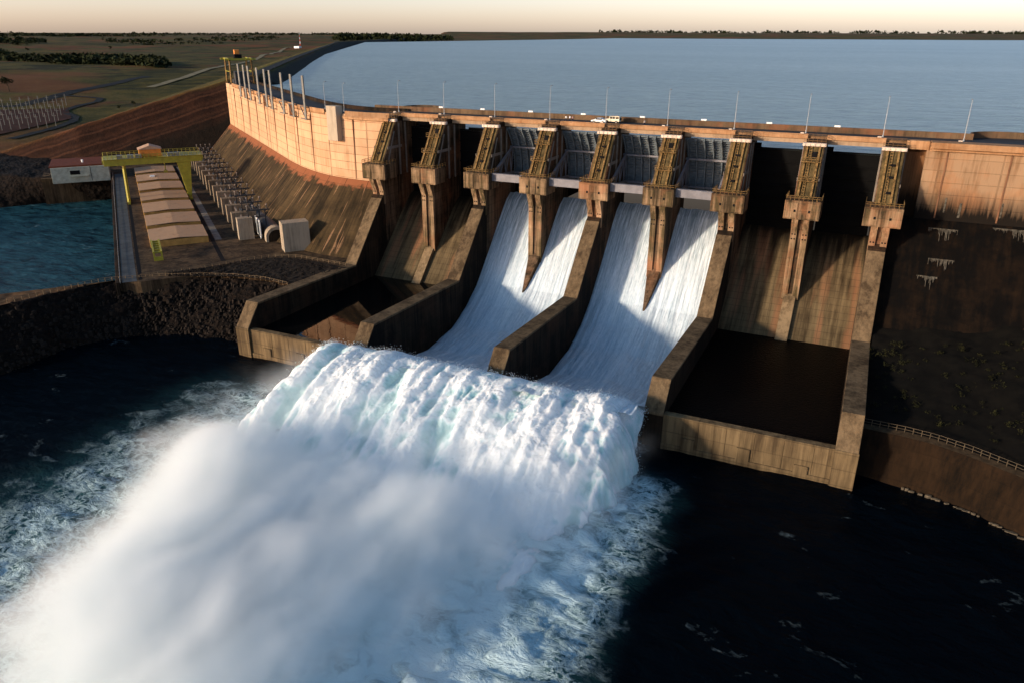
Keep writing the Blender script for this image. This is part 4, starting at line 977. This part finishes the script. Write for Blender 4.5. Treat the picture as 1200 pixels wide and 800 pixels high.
# white building beyond the tailrace
b = Lp(143, -34, FL); t = thing('service_building', 'long low off-white building with a thin red roof edge across the tailrace', 'building', b, None, RZ)
m = MB(); m.box(-4, 22, -14, 10.5, -1, 6.2); m.build('wall', plain('dull_white_wall', (.38, .40, .33), .8), t, bevel=.05)
m = MB(); m.box(-3, 23, -14.5, 11, 6.2, 6.9); m.build('roof', m_brick, t)
m = MB(); m.box(-4.2, -3.95, -1.5, 2.6, 2.8, 4.6); m.build('window', m_dark, t); m = MB(); m.box(-5.2, -3.95, -5, 2.8, 1.9, 2.3); m.build('awning', bpy.data.materials['dull_white_wall'], t)
m = MB(); m.box(-4.1, -3.98, -6.2, -6.0, -.5, 6.2); m.build('downpipe', m_dark, t)
m = MB(); m.tube((6, -3, 6.9), (6, -3, 8.2), .5); m.build('vent', m_white, t)

# switchyard on the far left
sw = 0
for i in range(9):
    for j_ in range(5):
        p = onland(-18+i*10.5+j_*3, 156-j_*6.2-i*.9, -36)
        if sw == 0:
            t = thing('switchyard_post', 'slim grey steel post standing among many in the fenced switchyard at the left', 'steel post', (0, 0, 0), 'posts of the switchyard')
            m = MB(); m.obox((0, 0, -1), (0, 0, 8), .34, .34); m.build('post', m_pole, t); m = MB(); m.obox((-1.3, 0, 7.6), (1.3, 0, 7.6), .2, .2); m.tube((0, 0, 8), (0, 0, 9.4), .2); m.build('crossarm', m_pole, t); proto = t
        else: t = copy_tree(proto)
        t.location = (p[0], p[1], tz(*p)); t.rotation_euler.z = .6; sw += 1
p_ = [onland(*q_, -36) for q_ in [(-30, 165), (84, 140), (80, 128), (-30, 130)]]
V = loft([[(a[0], a[1], 0) for a in (p_[0], p_[1])], [(a[0], a[1], 0) for a in (p_[3], p_[2])]], 40, 20); V[..., 2] = terr(V[..., 0], V[..., 1])[0]+.6
tag(gridmesh('switchyard_ground', V, plain('dark_red_soil', (.05, .018, .010), .95, 0, .4, .2)), kind='structure')

# red and white mast with hut on the horizon
p = onland(352, 54, -5); z = tz(*p); t = thing('radio_mast', 'red and white lattice mast far off near the end of the embankment', 'mast', (p[0], p[1], z))
for k in range(6): m = MB(); w0, w1 = 4.2-k*.62, 4.2-(k+1)*.62; m.tube((0, 0, k*6.4), (0, 0, k*6.4+6.4), w0/1.6, w1/1.6, 4); m.build('section', plain('mast_red', (.6, .10, .04), .6) if k == 0 else bpy.data.materials['mast_red'] if k % 2 == 0 else m_white, t)
p = onland(349, 56.5, -5); b = (p[0], p[1], tz(*p)); m = MB(); m.box(-8, 8, -5, 5, -1, 4); o = m.build('hut', m_white, loc=b); tag(o, 'small white hut at the foot of the red and white mast', 'hut')

# ---- distant woods (countless) and trees one can tell apart
def leafcluster(m, c, rx, ry, rz_, n, s_, r_):
    for _ in range(n):
        a = r_.uniform(0, 6.283); e_ = math.asin(r_.uniform(-.6, 1)); k = r_.uniform(.55, 1)
        q_ = Vector((c[0]+math.cos(a)*math.cos(e_)*rx*k, c[1]+math.sin(a)*math.cos(e_)*ry*k, c[2]+math.sin(e_)*rz_*k))
        u_ = Vector((r_.gauss(0, 1), r_.gauss(0, 1), r_.gauss(0, .7))).normalized()*s_; v_ = Vector((r_.gauss(0, 1), r_.gauss(0, 1), r_.gauss(0, .7))).normalized()*s_
        m.add([q_-u_, q_+v_, q_+u_, q_-v_], [(0, 1, 2, 3)])
def wood(name, pts, wpx, n, size, seed, zg=-8):
    r_ = random.Random(seed); m = MB(); P = resample(pts, 200)
    for _ in range(n):
        p = P[r_.randrange(200)]; u, v = p[0]+r_.gauss(0, 2), p[1]+r_.uniform(-wpx, wpx)
        g = surv(u, v, zg); z = tz(g[0], g[1]); s_ = size*r_.uniform(.5, 1.2)
        leafcluster(m, (g[0], g[1], z+s_*.45), s_*r_.uniform(.7, 1.5), s_*r_.uniform(.7, 1.5), s_*.6, 16, s_*.34, r_)
    return tag(m.build(name, m_leaf), kind='stuff')
wood('wood', [(-10, 66), (60, 72), (120, 72), (190, 76)], 3.2, 800, 9, 1, -16)
wood('wood', [(-10, 52), (30, 53), (50, 51)], 1.2, 90, 13, 2, -12)
wood('wood', [(155, 40.5), (230, 40), (330, 40.5), (470, 41)], 1.0, 420, 30, 3, 2)
wood('wood', [(-10, 42.5), (80, 42), (160, 41.5)], 1.0, 190, 22, 4, 0)
wood('wood', [(395, 46), (450, 46.5), (530, 45)], .8, 170, 26, 5, -2)
wood('wood', [(700, 42.5), (900, 43), (1210, 44.5)], .35, 300, 42, 7, 2)
wood('wood', [(250, 48), (330, 47), (200, 52), (120, 50)], 1.5, 140, 10, 6, -10)
def far_tree(u, v, h, zg, label, seed):
    r_ = random.Random(seed); g = surv(u, v, zg); z = tz(g[0], g[1]); t = thing('tree', label, 'tree', (g[0], g[1], z), 'single trees out on the plain')
    m = MB(); m.tube((0, 0, -1), (0, 0, h*.5), h*.035, h*.02, 7)
    for k in range(4):
        a = r_.uniform(0, 6.28); m.tube((0, 0, h*.35), (math.cos(a)*h*.2, math.sin(a)*h*.2, h*.62), h*.018, h*.008, 5)
    m.build('trunk', m_trunk, t)
    m = MB()
    for k in range(9): a = r_.uniform(0, 6.28); leafcluster(m, (math.cos(a)*h*.2, math.sin(a)*h*.2, h*r_.uniform(.5, .85)), h*.2, h*.2, h*.14, 40, h*.045, r_)
    m.build('crown', m_leaf, t)
far_tree(60, 40, 34, 0, 'lone tree breaking the skyline at the far left', 1)
far_tree(33, 63, 10, -16, 'small dark tree in front of the long dark thicket', 2)
far_tree(139, 121, 4.5, -28, 'left of two small round bushes on the grass below the road', 3)
far_tree(156, 118, 5, -28, 'right of two small round bushes on the grass below the road', 4)
far_tree(10, 104, 14, -24, 'dark tree clump standing left above the switchyard', 5)
far_tree(130, 60, 11, -14, 'small tree on the brown plain right of the dark thicket', 6)
far_tree(261, 39, 45, 2, 'tallest tree on the skyline left of the red and white mast', 7)

# ================================================================== ALONG THE CREST
def lamp(x, y, z0, h, label, arms=1):
    t = thing('street_lamp', label, 'street lamp', (x, y, z0), 'lamp posts along the dam crest')
    m = MB(); m.tube((0, 0, 0), (0, 0, h), .10, .05, 8); m.tube((0, 0, 0), (0, 0, .7), .22, .2, 8); m.build('post', m_lamp, t)
    m = MB(); m.tube((0, 0, h-.05), (0, .9, h+.2), .05, .04, 6); m.build('arm', m_lamp, t); m = MB(); m.box(-.17, .17, .75, 1.5, h+.1, h+.28); m.build('lamp_head', m_galv, t, bevel=.04)
LX = [-.3, 16.4, 34., 52., 69.2, 87., 105., 123., 141., 158.5]
LN = ['above the leftmost pier', 'above the second pier from the left', 'above the third pier from the left', 'left of the small group of people', 'behind the white sedan', 'right of the white off-road car', 'above the third pier from the right', 'above the second pier from the right', 'left of the big rounded lookout', 'in front of the big rounded lookout']
ZT = {}
for k, x in enumerate(LX): lamp(x, 6.6, 1.5, 9.6, 'tall thin pale lamp post, '+LN[k])
for x, nm in ((-21.5, 'just behind the grey pillar of the left wing'), (-33, 'left of the grey pillar on the left wing')):
    p = on_wing(i_s(x), -4); lamp(p[0], p[1], 1.05, 8.8, 'tall thin pale lamp post, '+nm)
for k, x in enumerate(LX):
    o = MB().box(-.45, .45, -.3, .3, 0, .55).build('junction_box', m_cap, bevel=.04, loc=(x-.7, 5.4, 1.56)); tag(o, 'small white box at the foot of the lamp '+LN[k].replace('between the second and first piers from the left', 'above the second pier from the left'), 'box', 'white boxes by the lamp posts')
for k, x in enumerate([11.5, 26.5, 43., 60., 78., 95.5, 113., 130.]):
    o = MB().box(-.75, .75, -.2, .2, 0, .45).build('marker_box', m_white, bevel=.04, loc=(x, 13.2, 3.0)); 
    tag(o, 'white marker block on top of the upstream parapet, '+['farthest left', 'second from the left', 'left of the people', 'just right of the people', 'right of the off-road car', 'third from the right', 'second from the right', 'farthest right'][k], 'marker', 'white blocks on the parapet')

def wheel(t, x, y, r_=.36, w=.26):
    m = MB(); m.tube((x, y-w/2, r_), (x, y+w/2, r_), r_, n=16); wh = m.build('wheel', m_tyre, t); m = MB(); m.tube((x, y-w/2-.01, r_), (x, y+w/2+.01, r_), r_*.55, n=12); m.build('rim', m_galv, wh)
def car_offroad(loc, rz):
    t = thing('off_road_car', 'boxy cream white off-road car with a spare wheel parked right of the sedan', 'car', loc, None, rz)
    m = MB(); sec = [(-2.2, .5), (-2.2, 1.15), (-.95, 1.22), (-.75, 1.25), (-.55, 2.0), (2.3, 2.02), (2.35, .5)]
    m.add([(x, -.85, z) for x, z in sec]+[(x, .85, z) for x, z in sec], [tuple(range(7)), tuple(range(13, 6, -1))]+[(i, (i+1) % 7, (i+1) % 7+7, i+7) for i in range(7)]); m.build('body', m_cream, t, bevel=.06)
    for s_ in (-1, 1):
        for x0, x1 in ((-.45, .25), (.35, 1.05), (1.25, 2.15)): m = MB(); m.box(x0, x1, *sorted((s_*.84, s_*.87)), 1.3, 1.85); m.build('window', m_glass, t)
        for x in (-1.4, 1.45): wheel(t, x, s_*.8, .42)
        m = MB(); m.box(-2.24, -2.18, s_*.6-.1, s_*.6+.1, .85, 1.05); m.build('headlight', m_galv, t)
    m = MB(); m.add([(-.76, -.75, 1.3), (-.76, .75, 1.3), (-.60, .75, 1.9), (-.60, -.75, 1.9), (-.8, -.75, 1.3), (-.8, .75, 1.3), (-.64, .75, 1.9), (-.64, -.75, 1.9)], [(3, 2, 1, 0), (4, 5, 6, 7), (0, 1, 5, 4), (1, 2, 6, 5), (2, 3, 7, 6), (3, 0, 4, 7)]); m.build('windscreen', m_glass, t)
    m = MB(); m.tube((2.36, .2, 1.25), (2.58, .2, 1.25), .38, n=16); m.build('spare_wheel', m_tyre, t)
    m = MB(); m.box(-.3, 1.9, -.6, .6, 2.08, 2.14); m.build('roof_rack', m_galv, t)
def car_sedan(loc, rz):
    t = thing('sedan', 'low white sedan parked beside the lamp post on the crest road', 'car', loc, None, rz)
    m = MB(); sec = [(-2.2, .35), (-2.25, .75), (-1.2, .92), (-.5, 1.38), (.8, 1.42), (1.55, .98), (2.2, .95), (2.25, .35)]; k = len(sec)
    vs = []
    for x, z in sec: vs.append((x, -.85+(.12 if z > 1.2 else 0), z))
    for x, z in sec: vs.append((x, .85-(.12 if z > 1.2 else 0), z))
    m.add(vs, [tuple(range(k)), tuple(range(2*k-1, k-1, -1))]+[(i, (i+1) % k, (i+1) % k+k, i+k) for i in range(k)]); m.build('body', m_white, t, bevel=.07)
    for s_ in (-1, 1):
        m = MB(); m.prism([(s_*.86, .95), (s_*.76, 1.33), (s_*.70, 1.33), (s_*.7, .95)], -.75, 1.15); m.build('window', m_glass, t)
        for x in (-1.35, 1.35): wheel(t, x, s_*.78, .32, .22)
        m = MB(); m.box(-2.29, -2.22, s_*.6-.15, s_*.6+.15, .6, .75); m.build('headlight', m_galv, t)
    m = MB(); m.add([(-1.12, -.65, .97), (-1.12, .65, .97), (-.56, .62, 1.36), (-.56, -.62, 1.36), (-1.2, -.65, .94), (-1.2, .65, .94), (-.62, .62, 1.39), (-.62, -.62, 1.39)], [(3, 2, 1, 0), (4, 5, 6, 7), (0, 1, 5, 4), (1, 2, 6, 5), (2, 3, 7, 6), (3, 0, 4, 7)]); m.build('windscreen', m_glass, t)
car_offroad((70.4, 8.8, 1.53), 0.0); car_sedan((66.8, 7.9, 1.53), 0.0)

# people by the lamp post: one continuous body each, skin-grown
def person(loc, rz, shirt, label, lean=0.0, arm=0.2):
    bm = bmesh.new(); lay = bm.verts.layers.skin.verify(); vs = {}
    def v(n, p, r_): a = bm.verts.new(p); a[lay].radius = (r_, r_); vs[n] = a; return a
    v('pel', (0, 0, .95), .15); v('wai', (0, -lean*.3, 1.12), .13); v('che', (0, -lean*.6, 1.36), .16); v('nec', (0, -lean, 1.50), .06); v('hea', (0, -lean-.01, 1.60), .085); v('top', (0, -lean, 1.70), .09)
    for s_, q_ in ((-1, 'l'), (1, 'r')):
        v(q_+'h', (s_*.10, 0, .90), .10); v(q_+'k', (s_*.12, -.03-.04*s_, .50), .065); v(q_+'a', (s_*.13, .02-.05*s_, .09), .045); v(q_+'f', (s_*.14, -.13-.05*s_, .04), .04)
        v(q_+'s', (s_*.19, -lean*.8, 1.42), .065); v(q_+'e', (s_*.27, .02, 1.14), .045); v(q_+'w', (s_*.25, -arm*(1+s_*.4), .93), .032); v(q_+'n', (s_*.24, -arm*(1+s_*.4)-.03, .84), .035)
    E_ = [('pel', 'wai'), ('wai', 'che'), ('che', 'nec'), ('nec', 'hea'), ('hea', 'top')]
    for q_ in 'lr': E_ += [('pel', q_+'h'), (q_+'h', q_+'k'), (q_+'k', q_+'a'), (q_+'a', q_+'f'), ('che', q_+'s'), (q_+'s', q_+'e'), (q_+'e', q_+'w'), (q_+'w', q_+'n')]
    for a, b_ in E_: bm.edges.new((vs[a], vs[b_]))
    vs['pel'][lay].use_root = True
    me = bpy.data.meshes.new('person'); bm.to_mesh(me); bm.free(); o = bpy.data.objects.new('person', me); C.objects.link(o); o.location = loc; o.rotation_euler.z = rz
    t = NT('person_clothes'); x = t.n.new('ShaderNodeTexCoord'); z_ = t.sep(x.outputs['Object'])[2]
    c = t.mix(t.math('GREATER_THAN', z_, 1.47), t.mix(t.math('GREATER_THAN', z_, .98), (.02, .025, .05), shirt), (.35, .2, .13)); c = t.mix(t.math('GREATER_THAN', z_, 1.70), c, (.55, .5, .45) if shirt[0] > .5 else (.02, .012, .008)); t.set(Base_Color=c, Roughness=.85)
    me.materials.append(t.m); o.modifiers.new('skin', 'SKIN').use_smooth_shade = True; sb = o.modifiers.new('sub', 'SUBSURF'); sb.levels = 1; sb.render_levels = 1
    tag(o, label, 'person', 'people standing on the crest road')
person((57.2, 6.4, 1.56), .3, (.75, .75, .72), 'person in a white shirt at the left of the small group on the crest')
person((58.2, 6.8, 1.56), -.5, (.65, .66, .75), 'person in a pale blue shirt in the middle of the group on the crest')
person((59.3, 6.3, 1.56), 1.0, (.70, .42, .36), 'person in a pink shirt at the right of the group on the crest')
person((80.9, 5.2, 1.56), -2.2, (.6, .5, .42), 'lone person in a beige shirt by the landing right of the off-road car')

# ================================================================== MIST (a real cloud of droplets, its density built on a voxel grid)
def mist(name, lo, hi, res, build, dens, col=(.972, .996, 1.)):
    ng = bpy.data.node_groups.new(name, 'GeometryNodeTree'); ng.interface.new_socket('Geometry', in_out='OUTPUT', socket_type='NodeSocketGeometry')
    N = ng.nodes; Lk = ng.links; out = N.new('NodeGroupOutput'); vc = N.new('GeometryNodeVolumeCube'); pos = N.new('GeometryNodeInputPosition'); sp_ = N.new('ShaderNodeSeparateXYZ'); Lk.new(pos.outputs[0], sp_.inputs[0])
    class G:
        x, y, z = sp_.outputs
        @staticmethod
        def m(op, a, b=0., c=0., clamp=False):
            n_ = N.new('ShaderNodeMath'); n_.operation = op; n_.use_clamp = clamp
            for i, q_ in enumerate((a, b, c)):
                if hasattr(q_, 'is_output'): Lk.new(q_, n_.inputs[i])
                else: n_.inputs[i].default_value = q_
            return n_.outputs[0]
        @staticmethod
        def ss(a, b, v):
            n_ = N.new('ShaderNodeMapRange'); n_.interpolation_type = 'SMOOTHSTEP'; Lk.new(v, n_.inputs['Value']); n_.inputs['From Min'].default_value = a; n_.inputs['From Max'].default_value = b; return n_.outputs[0]
        @staticmethod
        def noise(scale, s=(1, 1, 1), detail=4, off=(0, 0, 0), dist=0.):
            mp = N.new('ShaderNodeVectorMath'); mp.operation = 'MULTIPLY_ADD'; Lk.new(pos.outputs[0], mp.inputs[0]); mp.inputs[1].default_value = s; mp.inputs[2].default_value = off
            n_ = N.new('ShaderNodeTexNoise'); n_.inputs['Scale'].default_value = scale; n_.inputs['Detail'].default_value = detail; n_.inputs['Roughness'].default_value = .6; n_.inputs['Distortion'].default_value = dist; Lk.new(mp.outputs[0], n_.inputs['Vector']); return n_.outputs[0]
    Lk.new(build(G), vc.inputs['Density']); vc.inputs['Min'].default_value = lo; vc.inputs['Max'].default_value = hi
    for k, a in enumerate('XYZ'): vc.inputs['Resolution '+a].default_value = max(8, int((hi[k]-lo[k])/res))
    t = bpy.data.materials.new(name+'_volume'); t.use_nodes = True; nt = t.node_tree; nt.nodes.clear(); o_ = nt.nodes.new('ShaderNodeOutputMaterial'); pv = nt.nodes.new('ShaderNodeVolumePrincipled'); nt.links.new(pv.outputs[0], o_.inputs['Volume'])
    pv.inputs['Color'].default_value = col+(1,); pv.inputs['Density'].default_value = dens; pv.inputs['Anisotropy'].default_value = .15
    sm = N.new('GeometryNodeSetMaterial'); sm.inputs['Material'].default_value = t; Lk.new(vc.outputs[0], sm.inputs[0]); Lk.new(sm.outputs[0], out.inputs[0])
    me = bpy.data.meshes.new(name); me.from_pydata([(0, 0, 0)], [], []); o = bpy.data.objects.new(name, me); C.objects.link(o); me.materials.append(t)
    md = o.modifiers.new('volume', 'NODES'); md.node_group = ng; return tag(o, kind='stuff')
def spray(G):
    m_ = G.m; wob = m_('MULTIPLY', m_('SUBTRACT', G.noise(.035, detail=3), .5), 34.)
    xw = m_('ADD', G.x, wob); 
    left = m_('ADD', xw, m_('MULTIPLY', m_('MINIMUM', 0., m_('ADD', G.y, 118.)), .56))
    mx = m_('MULTIPLY', G.ss(0, 36, left), m_('SUBTRACT', 1., G.ss(80, 114, m_('ADD', xw, m_('MULTIPLY', m_('ADD', G.y, 130.), -.25)))))
    my = m_('MULTIPLY', m_('SUBTRACT', 1., G.ss(-120, -90, m_('ADD', G.y, m_('MULTIPLY', wob, .3)))), G.ss(-190, -160, G.y))
    k = m_('MULTIPLY', mx, my)
    top_ = m_('ADD', -53., m_('MULTIPLY', k, m_('ADD', 4., m_('MULTIPLY', G.noise(.06, (1, .4, 1), detail=4, off=(7, 0, 0)), 15.))))
    h = m_('DIVIDE', m_('SUBTRACT', top_, G.z), 8., clamp=True)
    n_ = m_('ADD', m_('MULTIPLY', G.noise(.10, (1, .38, .6), 7, dist=.7), .7), m_('MULTIPLY', G.noise(.42, (1, .4, .7), 4, dist=.8), .3)); n_ = G.ss(.38, .60, n_)
    return m_('MULTIPLY', m_('MULTIPLY', h, m_('MULTIPLY', k, m_('POWER', k, .5))), m_('ADD', .34, n_))
mist('spray_mist', (-12, -192, -53.2), (122, -80, -33), .62, spray, .52)
def veil(G):   # thin spray blown off the edges of the jet
    m_ = G.m; wob = m_('MULTIPLY', m_('SUBTRACT', G.noise(.06, detail=3, off=(3, 9, 0)), .5), 20.); xw = m_('ADD', G.x, wob)
    mx = m_('MULTIPLY', G.ss(20, 40, xw), m_('SUBTRACT', 1., G.ss(98, 112, xw))); my = m_('MULTIPLY', m_('SUBTRACT', 1., G.ss(-86, -77, G.y)), G.ss(-128, -100, G.y))
    h = m_('SUBTRACT', 1., G.ss(-48, -38.5, m_('ADD', G.z, m_('MULTIPLY', wob, .15))), clamp=True)
    return m_('MULTIPLY', m_('MULTIPLY', mx, my), m_('MULTIPLY', h, G.ss(.4, .7, G.noise(.2, detail=5))))
mist('edge_mist', (4, -126, -53.2), (124, -72, -37), .62, veil, .16, (.93, .975, 1.))

# ================================================================== LIGHT, SKY, RENDER
EL, AZ = R(12.), R(38)      # the sun stands downstream and to the left
tosun = Vector((-math.sin(AZ)*math.cos(EL), -math.cos(AZ)*math.cos(EL), math.sin(EL)))
sd_ = bpy.data.lights.new('sun', 'SUN'); sd_.energy = 4.5; sd_.angle = R(4.); sd_.color = (1., .81, .62); so = bpy.data.objects.new('sun', sd_); C.objects.link(so); so.rotation_euler = tosun.to_track_quat('Z', 'Y').to_euler(); so.location = (0, -100, 100)
W_ = bpy.data.worlds.new('World'); S.world = W_; W_.use_nodes = True; wt = W_.node_tree; bg = wt.nodes['Background']
sk = wt.nodes.new('ShaderNodeTexSky'); sk.sky_type = 'NISHITA'; sk.sun_disc = False; sk.sun_elevation = EL; sk.sun_rotation = math.atan2(tosun.x, tosun.y); sk.air_density = 1.0; sk.dust_density = 1.5; sk.ozone_density = 2.; sk.altitude = 400
tc = wt.nodes.new('ShaderNodeTexCoord'); sx = wt.nodes.new('ShaderNodeSeparateXYZ'); wt.links.new(tc.outputs['Generated'], sx.inputs[0])
cr = wt.nodes.new('ShaderNodeValToRGB'); cr.color_ramp.elements[0].position = .0; cr.color_ramp.elements[0].color = (1., .845, 1.0, 1); cr.color_ramp.elements[1].position = .30; cr.color_ramp.elements[1].color = (.34, .42, .465, 1); wt.links.new(sx.outputs[2], cr.inputs[0])
mx_ = wt.nodes.new('ShaderNodeMix'); mx_.data_type = 'RGBA'; mx_.blend_type = 'MULTIPLY'; mx_.inputs[0].default_value = 1.; mx_.clamp_result = False; sc_m = wt.nodes.new('ShaderNodeVectorMath'); sc_m.operation = 'SCALE'; sc_m.inputs['Scale'].default_value = 2.08; wt.links.new(sk.outputs[0], sc_m.inputs[0]); wt.links.new(sc_m.outputs[0], mx_.inputs[6]); wt.links.new(cr.outputs[0], mx_.inputs[7])
wt.links.new(mx_.outputs[2], bg.inputs[0]); bg.inputs[1].default_value = .15
S.view_settings.view_transform = 'Standard'; S.view_settings.look = 'None'; S.view_settings.exposure = .17; S.view_settings.gamma = 1
cy = S.cycles; cy.use_denoising = True; cy.max_bounces = 14; cy.diffuse_bounces = 3; cy.glossy_bounces = 3; cy.volume_bounces = 16; cy.transparent_max_bounces = 8; cy.volume_step_rate = 2.; cy.volume_max_steps = 256
S.render.engine = 'CYCLES'
try: cy.denoiser = 'OPENIMAGEDENOISE'
except Exception: pass
